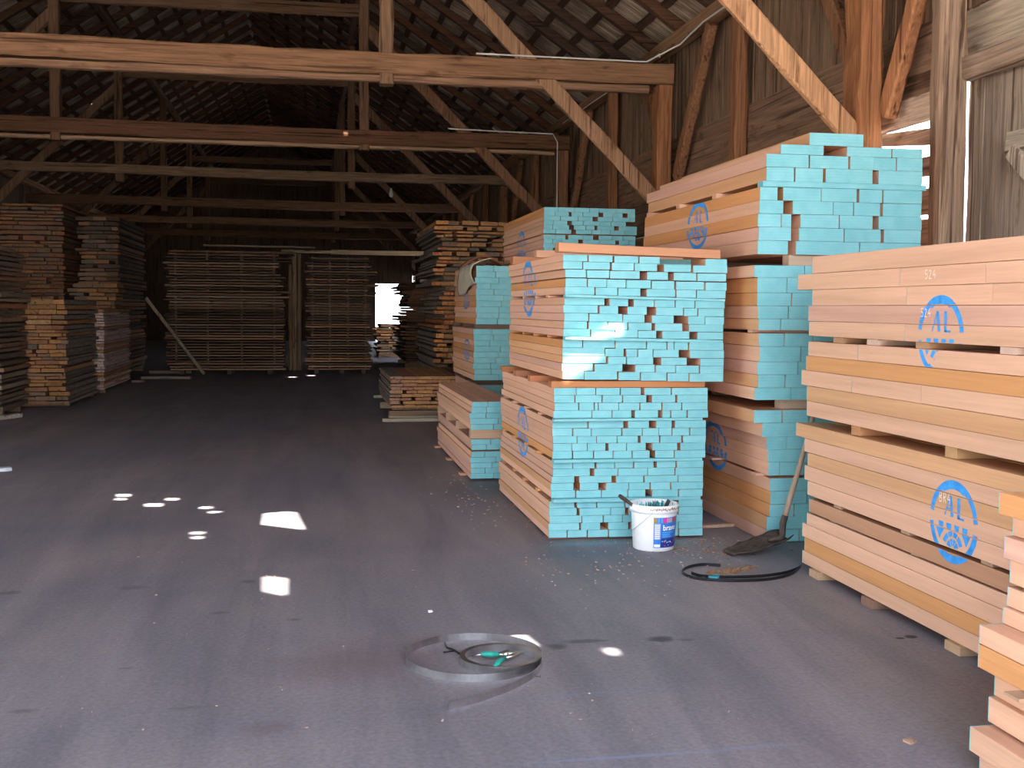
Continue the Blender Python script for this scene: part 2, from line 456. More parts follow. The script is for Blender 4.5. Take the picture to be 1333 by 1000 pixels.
board_wall(wb, False, HOLE_X0, XR, 2.75, lambda a: roofz(a) + .1, Y1, 'Y', gap=-.003)
for s_ in (1, -1):
    xa = 4.9 if s_ == 1 else -8.2
    wb.prism([(xa, Y1 - .06, roofz(xa) + .05), (XC, Y1 - .06, roofz(XC - .001 * s_) + .05)], (0, 1, 0), (SL * s_, 0, 1), .05, .26)
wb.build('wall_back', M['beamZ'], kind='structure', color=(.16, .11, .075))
wl = MB(); board_wall(wl, False, 10.5, Y1, 0, 5.3, XL - .03, 'X', gap=-.004); board_wall(wl, False, Y0, 10.5, 2.3, 5.3, XL - .03, 'X', gap=-.004)  # unseen low opening near the entrance, added to light the stacks' left faces
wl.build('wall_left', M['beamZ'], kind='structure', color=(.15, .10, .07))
# right wall
DK = (.21, .125, .075)
wr = MB()
board_wall(wr, False, 6.2, Y1, 3.85, 5.22, XR, 'X', w=(.05, .09), gap=-.006, jit=.014, skip=lambda a: abs(a - 12.75) < .02 or abs(a - 9.55) < .02)
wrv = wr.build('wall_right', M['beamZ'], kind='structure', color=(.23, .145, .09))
w2 = MB()
for (z0, z1) in ((3.50, 3.87), (3.13, 3.505)):
    y = 7.9
    while y < Y1:
        L = U(4, 6); o = U(-.01, .01)
        w2.prism([(4.79 + o, y, (z0 + z1) / 2), (4.79 + o, min(y + L, Y1) - .01, (z0 + z1) / 2)], (1, 0, 0), (0, 0, 1), .035, z1 - z0, .004, .003, 8); y += L
w2.build('wall_planks', M['beamY'], parent=wrv, color=(.25, .15, .095))
w3 = MB()
# open horizontal slats between the two nearest posts
for (za, zb, zc, zd) in ((2.87, 3.07, 3.02, 3.16), (2.66, 2.74, 2.83, 2.86), (2.36, 2.42, 2.58, 2.60), (2.08, 2.12, 2.34, 2.35), (1.8, 1.84, 2.03, 2.04), (1.5, 1.5, 1.76, 1.76), (1.2, 1.2, 1.46, 1.46), (.9, .9, 1.16, 1.16), (.5, .5, .86, .86), (.1, .1, .46, .46)):
    yq_ = atX(1249, 260, 4.84).y; w3.add([(4.84, yq_, za), (4.87, yq_, za), (4.84, 9.4, zb), (4.87, 9.4, zb), (4.84, yq_, zc), (4.87, yq_, zc), (4.84, 9.4, zd), (4.87, 9.4, zd)],
           [(0, 1, 3, 2), (4, 6, 7, 5), (0, 2, 6, 4), (1, 5, 7, 3), (0, 4, 5, 1), (2, 3, 7, 6)])
w3.build('wall_slats', M['beamY'], parent=wrv, color=(.50, .36, .27))
w4 = MB()
z = 0.05
while z < 3.16:
    h = U(.2, .3); y = 9.4
    while y < Y1:
        L = U(3.5, 6)
        if z < 1.9 and y + L > 30.8 and y < 35.5:  # opening hidden by the stacks, added to brighten the far floor
            if y < 30.5: L = 31 - y
            else: y = 35.5; continue
        if z + h < 3.12 or True: w4.prism([(4.85, y, z + h / 2), (4.85, min(y + L, Y1), z + h / 2)], (1, 0, 0), (0, 0, 1), .028, h - (.012 if rnd() < .25 else .0), 0, 0, 1)
        y += L
    z += h
w4.build('wall_weatherboards', M['beamY'], parent=wrv, color=(.24, .155, .10))
w5 = MB()
y = atX(1259.5, 260, 4.9).y
while y > 4.2:
    L = U(.2, .27); top = 3.43; g = .004 if rnd() < .3 else -.002
    w5.prism([(4.9, y - L / 2, 0), (4.9, y - L / 2, top if y < 7.2 else 3.43)], (0, 1, 0), (1, 0, 0), L - g, .03, .008, .006, 12); y -= L
w5.build('wall_bark_boards', M['beamZ'], parent=wrv, color=(.36, .28, .22))
w6 = MB()
for (z0, z1) in ((3.40, 3.637), (3.64, 3.947), (3.95, 4.267), (4.27, 4.617), (4.62, 4.967), (4.97, 5.2)):
    w6.prism([(4.86, 4.2, (z0 + z1) / 2), (4.86, 8.02, (z0 + z1) / 2)], (1, 0, 0), (0, 0, 1), .03, z1 - z0, .004, .003, 10)
w6.build('wall_upper_planks', M['beamY'], parent=wrv, color=(.50, .40, .30))
w7 = MB(); w7.box(4.9, 4.94, Y0, 4.2, 0, 5.2); w7.build('wall_boarding', M['beamZ'], parent=wrv, color=(.28, .2, .15))
w8 = MB(); w8.prism([(4.72, 3.0, 3.37), (4.72, 7.55, 3.37)], (1, 0, 0), (0, 0, 1), .12, .17, .015, .006, 16)
w8.build('rail', M['beamY'], parent=wrv, color=(.36, .25, .18))
w9 = MB(); w9.prism([(4.77, 7.75, 3.21), (4.77, 9.3, 3.21)], (1, 0, 0), (0, 0, 1), .09, .2, .01, .006, 10)
w9.build('rail', M['beamY'], parent=wrv, color=(.58, .44, .33))
w10 = MB(); w10.prism([(4.84, 4.2, 2.79), (4.84, 7.2, 2.79)], (1, 0, 0), (0, 0, 1), .05, .15, .01, .006, 10)
w10.build('rail', M['beamY'], parent=wrv, color=(.45, .37, .29))
w11 = MB(); w11.prism([(4.8, 5.2, 1.2), (4.8, 7.1, 2.72)], (0, 1, -1.2), (1, 0, 0), .12, .05, .01, .006, 10)
w11.build('rail_brace', M['beamZ'], parent=wrv, color=(.48, .38, .30))

# ------------------------------------------------------------------ timber frames
FR = [(2.7, 'over the open end'), (8.7, 'nearest'), (14.1, 'second'), (20.0, 'third'), (26.3, 'fourth'), (34.0, 'fifth'), (41.0, 'sixth'), (48.0, 'seventh')]
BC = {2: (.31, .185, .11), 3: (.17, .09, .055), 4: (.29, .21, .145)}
def timber(name, P, side, up, w, h, grain, color, label, cat, group, jit=.007, segs=14, wob=None, c=.018):
    color = (color[0] * .95, color[1] * .82, color[2] * .72)
    mb = MB(); mb.prism(P, side, up, w, h, c, jit, segs, wob=wob)
    o = mb.build(name, M['beam' + grain], origin=P[0], color=color)
    return tagged(o, label, cat, group, 'thing')
def vis(Y): return Y >= 8
NM = {2.7: 'closest to the open end', 8.7: 'by the tall turquoise stack', 14.1: 'carrying the white cable', 20.0: 'third from the entrance', 26.3: 'fourth from the entrance', 34.0: 'fifth from the entrance', 41.0: 'sixth from the entrance', 48.0: 'farthest from the entrance'}
for i, (Y, nm) in enumerate(FR):
    who = NM[Y]
    bc = BC.get(i, (.22, .14, .09))
    zt = 4.47 if i == 3 else 4.5
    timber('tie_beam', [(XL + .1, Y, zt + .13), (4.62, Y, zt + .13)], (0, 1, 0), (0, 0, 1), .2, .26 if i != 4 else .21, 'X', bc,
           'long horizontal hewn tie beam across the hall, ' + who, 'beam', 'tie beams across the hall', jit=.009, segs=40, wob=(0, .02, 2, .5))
    if i == 2:
        timber('bolster_beam', [(-6, Y + .02, 4.44), (4.3, Y + .02, 4.44)], (0, 1, 0), (0, 0, 1), .16, .09, 'X', (.33, .21, .14), 'thin timber lying under the cable-carrying tie beam', 'beam', None, segs=30)
    if i == 3:
        timber('bolster_beam', [(-6, Y + .02, 4.42), (4.35, Y + .02, 4.42)], (0, 1, 0), (0, 0, 1), .16, .06, 'X', (.50, .36, .25), 'thin pale timber under the dark third tie beam', 'beam', None, segs=30)
    if Y > 2:
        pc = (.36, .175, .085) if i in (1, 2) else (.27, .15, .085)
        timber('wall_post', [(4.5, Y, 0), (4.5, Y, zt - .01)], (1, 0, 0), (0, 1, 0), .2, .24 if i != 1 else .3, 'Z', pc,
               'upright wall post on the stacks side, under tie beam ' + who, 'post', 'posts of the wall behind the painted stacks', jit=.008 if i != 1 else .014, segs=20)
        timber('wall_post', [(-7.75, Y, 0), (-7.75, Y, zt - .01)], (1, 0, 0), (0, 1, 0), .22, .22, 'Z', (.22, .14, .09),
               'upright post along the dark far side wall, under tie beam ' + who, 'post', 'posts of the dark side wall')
        # long slanting struts from post through beam to the queen post
        for s in (1, -1):
            xa, xb = (4.42, .98) if s == 1 else (-7.66, -4.22)
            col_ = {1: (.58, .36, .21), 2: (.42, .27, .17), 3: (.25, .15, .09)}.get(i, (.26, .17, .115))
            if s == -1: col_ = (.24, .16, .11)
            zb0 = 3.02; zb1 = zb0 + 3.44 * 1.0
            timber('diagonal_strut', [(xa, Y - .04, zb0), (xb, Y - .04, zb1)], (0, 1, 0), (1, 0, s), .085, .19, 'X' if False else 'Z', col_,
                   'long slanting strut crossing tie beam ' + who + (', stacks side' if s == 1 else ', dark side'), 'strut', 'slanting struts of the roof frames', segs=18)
            timber('queen_post', [(.93 if s == 1 else -4.2, Y + .01, 4.36), (.93 if s == 1 else -4.2, Y + .01, roofz(.93) - .1)], (1, 0, 0), (0, 1, 0), .17, .2 + .13 * 0, 'Z', (.30, .20, .13) if i == 2 else (.22, .14, .09),
                   'short upright roof post rising from tie beam ' + who + (', stacks side' if s == 1 else ', dark side'), 'post', 'upright posts on the tie beams')
        timber('collar_beam', [(-4.2, Y + .14, 6.8), (.93, Y + .14, 6.8)], (0, 1, 0), (0, 0, 1), .1, .22, 'X', (.20, .13, .085),
               'upper cross beam between roof posts above tie beam ' + who, 'beam', 'upper cross beams')
        # braces in the wall plane
        for q in (-1, 1):
            if i == 1 and q == -1: P = [(4.62, Y - .2, 3.2), (4.66, Y - 1.0, 5.0)]
            else: P = [(4.66, Y + q * .18, 3.3), (4.66, Y + q * 1.35, 4.98)]
            timber('wall_brace', P, (1, 0, 0), (0, 1, -q * .7), .11, .16, 'Z', (.45, .23, .12) if (i == 1 and q == -1) else (.30, .165, .095),
                   ('round-edged' if (i == 1 and q == -1) else 'slanting') + ' wall brace ' + ('before' if q < 0 else 'beyond') + ' the post under tie beam ' + who, 'brace', 'slanting braces in the side wall', segs=10)
for Y, who in ((11.9, 'nearest bay beyond the tall stack'), (17.2, 'bay behind the cable-carrying beam'), (23.4, 'bay beyond the third tie beam'), (30.2, 'bay beyond the fourth tie beam'), (37.5, 'bay beyond the fifth tie beam'), (44.6, 'bay beyond the sixth tie beam')):
    timber('wall_stud', [(4.68, Y, 0), (4.68, Y, 4.98)], (1, 0, 0), (0, 1, 0), .14, .2, 'Z', (.33, .175, .095), 'wall stud standing in the ' + who, 'post', 'studs of the side wall')
timber('wall_post', [(4.65, 7.58, 0), (4.61, 7.66, 5.0)], (1, 0, 0), (0, 1, 0), .16, .24, 'Z', (.34, .26, .20), 'grey weathered post beside the sky gaps, right of the turquoise top bundle', 'post', None, segs=20, jit=.01)
_y = atX(1231, 100, 4.48).y
timber('wall_batten', [(4.48, _y, 0), (4.48, _y + .04, 4.05)], (1, 0, 0), (0, 1, 0), .05, .1, 'Z', (.46, .36, .28), 'pale narrow upright batten nailed to the grey weathered post', 'batten', None, segs=16)
for x, w in ((4.68, 'over the stacks'), (-7.9, 'over the dark side wall')):
    timber('wall_plate', [(x, Y0, 5.08), (x, Y1, 5.08)], (1, 0, 0), (0, 0, 1), .17, .18, 'Y', (.34, .22, .14), 'long wall plate under the eaves ' + w, 'beam', 'wall plates', segs=60)
for x, w in ((.93, 'on the stacks side'), (-4.2, 'on the dark side')):
    timber('purlin', [(x, Y0, roofz(x) - .02), (x, Y1, roofz(x) - .02)], (1, 0, 0), (0, 0, 1), .16, .14, 'Y', (.20, .13, .085), 'roof purlin along the hall on roof posts ' + w, 'beam', 'roof purlins', segs=60)
# rafters
k = 0
Y = -1.0; ri = 0
proto = {}
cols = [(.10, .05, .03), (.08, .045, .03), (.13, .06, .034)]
def hitrafter(y, s):
    return any(-.24 < hy - y < .10 for hx, hy in HOLEPTS if (hx > XC) == (s == 1))
while Y < Y1 - .5:
    yy = Y
    for s in (1, -1):
        yy = Y
        for dy in (0, .1, -.1, .2, -.2, .3, -.3, .4, -.4, .5, -.5):
            if not hitrafter(Y + dy, s): yy = Y + dy; break
        xa, xb = (5.05, XC + .03) if s == 1 else (-8.35, XC - .03)
        if s not in proto:
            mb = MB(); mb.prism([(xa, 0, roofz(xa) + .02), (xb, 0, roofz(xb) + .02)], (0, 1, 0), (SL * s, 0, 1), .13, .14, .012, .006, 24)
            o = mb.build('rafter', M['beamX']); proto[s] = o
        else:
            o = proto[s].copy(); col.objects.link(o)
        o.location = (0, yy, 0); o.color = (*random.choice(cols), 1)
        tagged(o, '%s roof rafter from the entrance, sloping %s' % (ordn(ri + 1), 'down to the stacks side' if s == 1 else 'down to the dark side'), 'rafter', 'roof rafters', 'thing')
    ri += 1; Y += 1.15

# ------------------------------------------------------------------ squared boards with painted ends
def board(name, x0, x1, yf, yb, z0, z1, color, label, group, paint=.006, warp=True, prm=None):
    mb = MB(); w = x1 - x0; h = z1 - z0; xc = (x0 + x1) / 2; zc = (z0 + z1) / 2
    wob = (U(-.0012, .0012), U(-.0005, .0005), 1, 0) if warp else None
    flip = prm == 'far'
    P = [(xc, yb, zc), (xc, yf, zc)] if flip else [(xc, yf, zc), (xc, yb, zc)]
    mb.prism(P, (-1 if flip else 1, 0, 0), (0, 0, 1), w, h, .002, .0004, 5, 0, 1 if paint else None, wob, paint)
    o = mb.build(name, [M['beechY'], M['paint']], origin=(xc, yf, z0), color=color)
    return tagged(o, label, 'board', group)
ALL = {}
def bundle(key, name, rows, Yf, depth, phrase, group, tilt=0, skew=0, noun='board', orange=.25, faceset=None):
    """rows: list of (z_top, z_bottom, [(xa, xb, recess)...]) in metres"""
    out = []; xl0 = rows[0][2][0][0]
    for r, (zt, zb, spans) in enumerate(rows):
        for c, (xa, xb, rec) in enumerate(spans):
            dz = tilt * (xa - xl0); yf = Yf + skew * (xa - xl0) + U(-.006, .006) + rec
            lab = 'turquoise-ended %s %s from aisle, %s layer down, %s' % (noun, ordn(c + 1), ordn(r + 1), phrase)
            j = U(-.006, .006) if c == 0 else 0
            o = board(name, xa + j, xb - .0015, yf, Yf + depth + U(-.06, .03), zb + .0008 + dz, zt - .0012 + dz, tone(orange if c == 0 else .2), lab, group)
            out.append((o, xa + j, xb, yf, Yf + depth, zb + dz, zt + dz, c))
    ALL[key] = out; return out
def rows_px(Yf, ys, text, xref):
    """ys: list of (y_top, y_bottom) pixels on the stack's near-left edge, text: spans in pixels per layer"""
    rows = []
    for (ya, yb), line in zip(ys, text.strip().split('\n')):
        sp = []
        for tok in line.split():
            rec = 0
            if tok[-1] == 'r': rec = .25; tok = tok[:-1]
            a, b = tok.split('-'); ym = (ya + yb) / 2
            sp.append((atY(float(a), ym, Yf).x, atY(float(b), ym, Yf).x, rec))
        rows.append((atY(xref, ya, Yf).z, atY(xref, yb, Yf).z, sp))
    return rows
def lath_piece(x0, x1, y0, y1, z0, z1, name, label, group, color, paint=False, cat='lath', dz=0):
    mb = MB(); mb.prism([(x0, (y0 + y1) / 2, (z0 + z1) / 2), (x1, (y0 + y1) / 2, (z0 + z1) / 2 + dz)], (0, 1, 0), (0, 0, 1), y1 - y0, z1 - z0 - .0015, .002, .0006, 4, 1 if paint else 0)
    o = mb.build(name, [M['beechX'], M['paint']], origin=(x0, y0, z0), color=color)
    return tagged(o, label, cat, group)
BR = (.42, .17, .085)
def cross_set(z0, z1, x0, x1, Yf, depth, nm, phrase, group, n=4, front_paint=False, w=.09, color=None, tilt=0, cat='bearer'):
    for i in range(n):
        y = Yf + .012 + (depth - w - .05) * i / (n - 1)
        t = ['front', 'second', 'third', 'fourth', 'fifth'][i] if n < 6 else ordn(i + 1)
        zz = tilt * 0
        lath_piece(x0 + (U(-.02, .01) if i else 0), x1 + U(-.02, .01), y, y + w, z0 + zz, z1 + zz, nm, '%s wooden %s %s' % (t, nm.replace('_', ' '), phrase), group,
                   color or tuple(c * U(.85, 1.15) for c in BR), front_paint and i == 0, cat, tilt * (x1 - x0))

# --- centre stack, upper bundle (C2) and lower bundle (C1)
YC, DC = 7.46, 2.12
c2y = [(331, 340), (340, 350), (350.5, 361), (362, 373), (373, 383.5), (387, 397), (397, 407.5), (407.5, 418), (418, 428), (428, 438), (442, 452.5), (452.5, 463), (463, 473), (473, 483), (483, 494)]
c2 = rows_px(YC, c2y, '''734-765 766-797 799-830 831-857 862-913r 915-943
734-758 759-794 796-824.5 825-854 862-897 899-943
736-763 764-793 793.5-832 841-868 875-904 905-942
736-764 765-789 789.5-814 814.5-846 847-876 878-914 915-942
736-774 775-803 804-833 840-877 878-903 904-941
735-787 793-817 824-850 850.5-876 877-901 902-940
734-778.5 780-804 816-841 852-887 888-905 906-939
734-766 767-810 810.5-838 847-875 893-914 914.5-939
733-764 766-790 791-816 817-847 851-886 894-938
733-768 769.5-800 801-829 829.5-853 860-895 905-938
733-758 759-800 800.5-840 841-866 867-875 875.5-893 894-938
733-787 787.5-811 814-828 829-848 849-882 895-939
733-789 791-814 815-849 859-892 908-938
732-772 774-810 826-851 852-877 877.5-907 908-938
732-760 760.5-803 804.5-832 833-866 867-894 894.5-938''', 733)
GC2 = 'boards of the upper centre bundle'
bundle('C2', 'painted_board', c2, YC, DC, 'upper centre bundle', GC2, tilt=-.018, skew=-.06)
for (ra, rb, nm) in ((4, 5, 'upper'), (9, 10, 'lower')):
    cross_set(c2[rb][0], c2[ra][1], 1.70, 2.83, YC - .075, DC, 'sticker_lath', '%s row in the upper centre bundle' % nm, 'thin laths between board layers', 5, True, .07, tone(.5), tilt=-.018, cat='lath')
c1y = [(505, 514.5), (514.5, 524.5), (524.5, 534.5), (534.5, 544.5), (548, 558), (558, 568), (568, 577.5), (577.5, 587.5), (587.5, 597.5), (601.5, 610.5), (610.5, 620.5), (620.5, 629.5), (629.5, 639), (639, 648.5), (653, 662), (662, 672), (672, 681.5), (681.5, 691), (691, 700.5)]
c1 = rows_px(YC, c1y, '''722-750 750.5-775 775.5-806 807-833 837-871 872-918
721-748 749-783 784-809 810-840 847-877 879-918
721-753 754-773 774-778 778.5-804 804.5-831 832-859 860-884 885-918
721-770 770.5-796 796.5-821 825-855 860-870 871-891 892-918
720-765 766-811 816-843 852-872 876-916
720-745 746-769 769.5-808 809-834 834.5-855 855.5-872 872.5-894 895-915
720-751 751.5-776 776.5-802 802.5-829 832-856 857-884 886-915
719.5-744 744.5-764 764.5-788 791-814 814.5-839 847-879 883-915
719-745 746-772 773-797 797.5-821 822-844 851-875 875.5-915
719-745.5 746-774 776-799 799.5-823 824-849 853-877 878-912
719-768 773-803 803.5-841 841.5-876 876.5-912
718-748 754-796 801-836 837-880 880.5-912
718-747 755-779 788-817 817.5-844 845-870 871-912
717-749 750-782 782.5-816 816.5-839 847-880 881-911
716-748 751-776 777-812 813-837 846-874 880-911
716-751 754-794 794.5-813 817-850 850.5-880 880.5-911
716-757 757.5-784 785-809 809.5-840 840.5-875 875.5-911
715-754 756-781 791-817 820-850 850.5-880 880.5-911
715-738 739-764 765-791 792-822 822.5-850 850.5-880 881-911''', 722)
bundle('C1', 'painted_board', c1, YC, DC, 'lower centre bundle', 'boards of the lower centre bundle', skew=-.06)
for (ra, rb, nm) in ((3, 4, 'upper'), (8, 9, 'middle'), (13, 14, 'lower')):
    cross_set(c1[rb][0], c1[ra][1], 1.63, 2.69, YC - .075, DC, 'sticker_lath', '%s row in the lower centre bundle' % nm, 'thin laths between board layers', 5, True, .07, tone(.5), cat='lath')
zt1, zb2 = c1[0][0], c2[-1][1]
cross_set(zt1, zb2 - .012, 1.62, 2.74, YC - .02, DC, 'bearer', 'between the two centre bundles', 'bearers between the bundles', 4, False, .1)
cross_set(0, c1[-1][1], 1.61, 2.66, YC + .02, DC, 'bearer', 'on the floor under the centre stack', 'bearers on the floor', 4, False, .1, (.20, .10, .065))
# boards lying across the top of the centre stack
ztc = c2[0][0]
def loose(P, w, h, name, label, cat, color, side=(0, 1, 0), up=(0, 0, 1), mats='beechX', group=None, segs=8, jit=.0015, c=.003):
    mb = MB(); mb.prism(P, side, up, w, h, c, jit, segs); o = mb.build(name, M[mats], origin=P[0], color=color); return tagged(o, label, cat, group)
a, b = atY(725, 324.5, YC), atY(935, 331, YC)
loose([(a.x, YC + .0, ztc + .045), (b.x, YC + .02, ztc + .015 + .0)], .12, .06, 'loose_board', 'reddish board lying across the front top of the centre stack', 'board', (.56, .27, .15))
loose([(a.x, YC + .75, ztc + .035), (2.8, YC + .78, ztc + .035)], .1, .055, 'loose_board', 'short reddish board across the middle top of the centre stack', 'board', (.58, .32, .20))
loose([(1.68, YC + 1.9, ztc + .035), (2.8, YC + 1.92, ztc + .035)], .12, .065, 'loose_board', 'dark reddish board across the back top of the centre stack', 'board', (.45, .20, .10))

# --- right stack behind the spade (B): three bundles of thick boards
YB, DB = 7.17, 2.7
b3y = [(172, 190), (187, 203), (200, 217), (217, 235.5), (243, 260.5), (260.5, 278), (278, 295.5), (295.5, 313), (313, 331)]
b3 = rows_px(YB, b3y, '''1055-1124
1016-1072 1103-1161 1162-1201
999-1053 1055-1105 1107-1138 1138.5-1167 1168-1201
999-1034 1036-1072 1075-1136 1144-1201
990-1013 1020-1069 1069.5-1115 1119-1149 1150-1200
989-1020 1032-1084 1085-1111 1112-1146 1150-1200
988-1017 1017.5-1030 1042-1092 1093-1136 1144-1200
988-1030 1041-1099 1100-1147 1151-1199
986-1026 1036-1070 1070.5-1119 1120-1199''', 1000)
# make the layer heights rest on each other
zt = [atY(1000, y[0], YB).z for y in b3y]; zbm = [atY(1000, y[1], YB).z for y in b3y]
b3f = []
for i in range(9):
    top = zt[i] if i != 0 else zt[1] + .085
    bot = zt[i + 1] if i < 8 and i != 3 else zbm[i]
    b3f.append([top, bot, b3[i][2]])
bundle('B3', 'thick_board', b3f, YB, DB, 'turquoise top bundle under the eaves', 'thick boards of the high top bundle', noun='board', orange=.45)
cross_set(b3f[4][0], b3f[3][1], 3.0, 4.19, YB - .02, DB, 'sticker_lath', 'in the high top bundle', 'thin laths between thick boards', 4, True, .09, tone(.5), cat='lath')
b2y = [(345, 361), (361, 380), (381, 398), (398, 415), (415, 430), (434, 451), (451, 469), (471, 488), (488, 505), (505, 521)]
b2 = rows_px(YB, b2y, '''981-1047 1047.5-1100 1101-1160
987-1024 1024.5-1080 1081-1150
987-1030 1031-1090 1091-1165
987-1026 1027-1070 1071-1160
989-1016 1017-1080 1081-1155
988-1021 1022-1058 1059-1120 1121-1165
990-1042 1043-1110 1111-1160
986-1038 1039-1100 1101-1165
987-1022 1023-1090 1091-1160
983-1029 1030-1085 1086-1160''', 987)
def snug(rows, brk=()):
    r = [list(x) for x in rows]
    for i in range(len(r) - 1):
        if i not in brk: r[i][1] = r[i + 1][0]
    return r
b2 = snug(b2, (4,))
bundle('B2', 'thick_board', b2, YB, DB, 'middle bundle behind the spade', 'thick boards of the middle bundle', noun='board', orange=.5)
cross_set(b2[5][0], b2[4][1], 3.0, 4.1, YB + .1, DB - .1, 'sticker_lath', 'in the middle bundle behind the spade', 'thin laths between thick boards', 4, False, .09, tone(.3), cat='lath')
b1y = [(534, 551), (551, 569), (569, 585.5), (585.5, 602), (602, 619.5), (623, 640), (640, 657), (657, 673), (673, 690), (690, 706)]
b1 = rows_px(YB, b1y, '''982-1018 1019-1052 1053-1110 1111-1160
992-1050 1051-1120 1121-1160
998-1024 1024.5-1080 1081-1160
1001-1060 1061-1120 1121-1165
1001-1015 1015.5-1060 1061-1110 1111-1160
1003-1060 1061-1110 1111-1160
1003-1050 1051-1120 1121-1165
1003-1033 1034-1085 1086-1160
998-1060 1061-1110 1111-1160
997-1040 1041-1100 1101-1160''', 1000)
b1 = snug(b1, (4,))
bundle('B1', 'thick_board', b1, YB, DB, 'bottom bundle behind the spade', 'thick boards of the bottom bundle', noun='board', orange=.3)
cross_set(b1[5][0], b1[4][1], 3.05, 4.1, YB + .1, DB - .1, 'sticker_lath', 'in the bottom bundle behind the spade', 'thin laths between thick boards', 4, False, .09, tone(.3), cat='lath')
cross_set(b2[0][0], b3f[8][1], 3.22, 4.15, YB + .03, DB, 'bearer', 'under the high top bundle', 'bearers between the bundles', 3, False, .1, (.50, .38, .28))
cross_set(b1[0][0], b2[-1][1], 3.2, 4.15, YB + .06, DB, 'bearer', 'under the middle bundle behind the spade', 'bearers between the bundles', 3, False, .1, (.46, .35, .26))
if b1[-1][1] > .005:
    cross_set(0, b1[-1][1], 2.85, 4.0, YB + .35, DB - .4, 'bearer', 'on the floor under the stack behind the spade', 'bearers on the floor', 3, False, .1, (.58, .33, .19))

# --- stack beyond the centre (C3) and its hidden supports
YD3, DD3 = 12.0, 2.6
c3 = []
z = 2.712; rr = 0.0478
layout = [[.0, .115, .24, .31, .40, .60, .78, 1.06], [.0, .16, .23, .34, .50, .72, .9, 1.06], [0, .075, 'h', .11, .17, .2, .27, .46, .62, .85, 1.06], [0, .30, .31, .52, .75, .80, 'h', .84, 1.06]]
rs = random.Random(5)
for r in range(11):
    x = 2.505; sp = []
    while x < 3.555 - .06:
        w = rs.uniform(.1, .2)
        if x + w > 3.50: w = 3.565 - x + rs.uniform(-.03, .0)
        sp.append((x, x + w - .003, 0)); x += w
        if rs.random() < .28 and x < 3.45: x += rs.uniform(.02, .06)
    c3.append([z, z - rr, sp]); z -= rr
    if r in (5,): z -= .012
bundle('C3', 'painted_board', c3, YD3, DD3, 'high bundle beyond the centre stack', 'boards of the high bundle beyond', skew=0)
cross_set(c3[6][0], c3[5][1], 2.51, 3.55, YD3 + .1, DD3 - .1, 'sticker_lath', 'in the high bundle beyond the centre', 'thin laths between board layers', 3, False, .07, tone(.4), cat='lath')
sup = MB()
zz = .08
while zz < c3[-1][1] - .12:
    sup.box(2.52, 3.54, YD3 + .02, YD3 + DD3 - .1, zz, zz + .05); zz += .052
sup.box(2.52, 3.54, YD3 + .1, YD3 + .2, zz, c3[-1][1] - .002); sup.box(2.52, 3.54, YD3 + 2.2, YD3 + 2.3, zz, c3[-1][1] - .002)
sup.box(2.52, 3.54, YD3 + .1, YD3 + .2, 0, .08); sup.box(2.52, 3.54, YD3 + 2.2, YD3 + 2.3, 0, .08)
tagged(sup.build('stacked_boards', M['beechY'], color=PALE), 'boards carrying the high bundle beyond the centre stack', 'boards', None, 'stuff')

# --- narrow stack with the sack (D) and the low stack (E)
def two_col(ys, Yf, xl, xr, seed, xref, jitter=.01):
    rs = random.Random(seed); rows = []
    for (ya, yb) in ys:
        xm = xl + (xr - xl) * rs.uniform(.32, .62); j = rs.uniform(-jitter, jitter)
        rows.append([atY(xref, ya, Yf).z, atY(xref, yb, Yf).z, [(xl + j, xm, 0), (xm + .003, xr, 0)]])
    return rows
YDD = 13.0
d2 = snug(two_col([(345.8 + i * 7.65, 345.8 + (i + 1) * 7.65) for i in range(10)], YDD, 1.91, 2.44, 3, 620))
bundle('D2', 'painted_board', d2, YDD, 2.0, 'top bundle under the sack', 'boards of the narrow stack', orange=.5)
d1 = snug(two_col([(428.3 + i * 7.45, 428.3 + (i + 1) * 7.45) for i in range(9)], YDD, 1.89, 2.42, 4, 617))
bundle('D1', 'painted_board', d1, YDD, 2.0, 'middle bundle of the sack-topped stack', 'boards of the narrow stack', orange=.5)
d0 = snug(two_col([(501.5 + i * 7.45, 501.5 + (i + 1) * 7.45) for i in range(9)], YDD, 1.93, 2.43, 6, 617))
bundle('D0', 'painted_board', d0, YDD, 2.0, 'bottom bundle of the sack-topped stack', 'boards of the narrow stack')
cross_set(d1[0][0], d2[-1][1], 1.9, 2.42, YDD + .02, 2.0, 'bearer', 'below the sack-topped bundle', 'bearers between the bundles', 3, False, .09, (.16, .10, .07))
cross_set(d0[0][0], d1[-1][1], 1.92, 2.4, YDD + .04, 2.0, 'bearer', 'under the middle bundle of the sack-topped stack', 'bearers between the bundles', 3, False, .09, (.1, .07, .05))
cross_set(0, d0[-1][1], 1.95, 2.4, YDD + .04, 2.0, 'bearer', 'on the floor under the sack-topped stack', 'bearers on the floor', 3, False, .09, (.2, .12, .08))
YE = 10.15
e2 = snug(two_col([(523.3, 530), (530, 538), (538, 545), (545, 552.5), (552.5, 559.7)], YE, 1.445, 1.86, 8, 612))
bundle('E2', 'painted_board', e2, YE, 2.75, 'upper bundle of the low stack', 'boards of the low stack', orange=.1)
e1 = snug(two_col([(571.8, 579), (579, 586), (588, 595.5), (595.5, 602.5), (602.5, 609.5), (609.5, 616.7), (616.7, 623.5)], YE, 1.452, 1.85, 9, 613), (1,))
bundle('E1', 'painted_board', e1, YE, 2.75, 'lower bundle of the low stack', 'boards of the low stack', orange=.1)
cross_set(e1[0][0], e2[-1][1], 1.45, 1.84, YE + .02, 2.7, 'bearer', 'between the two low bundles', 'bearers between the bundles', 4, False, .1, (.55, .36, .24))
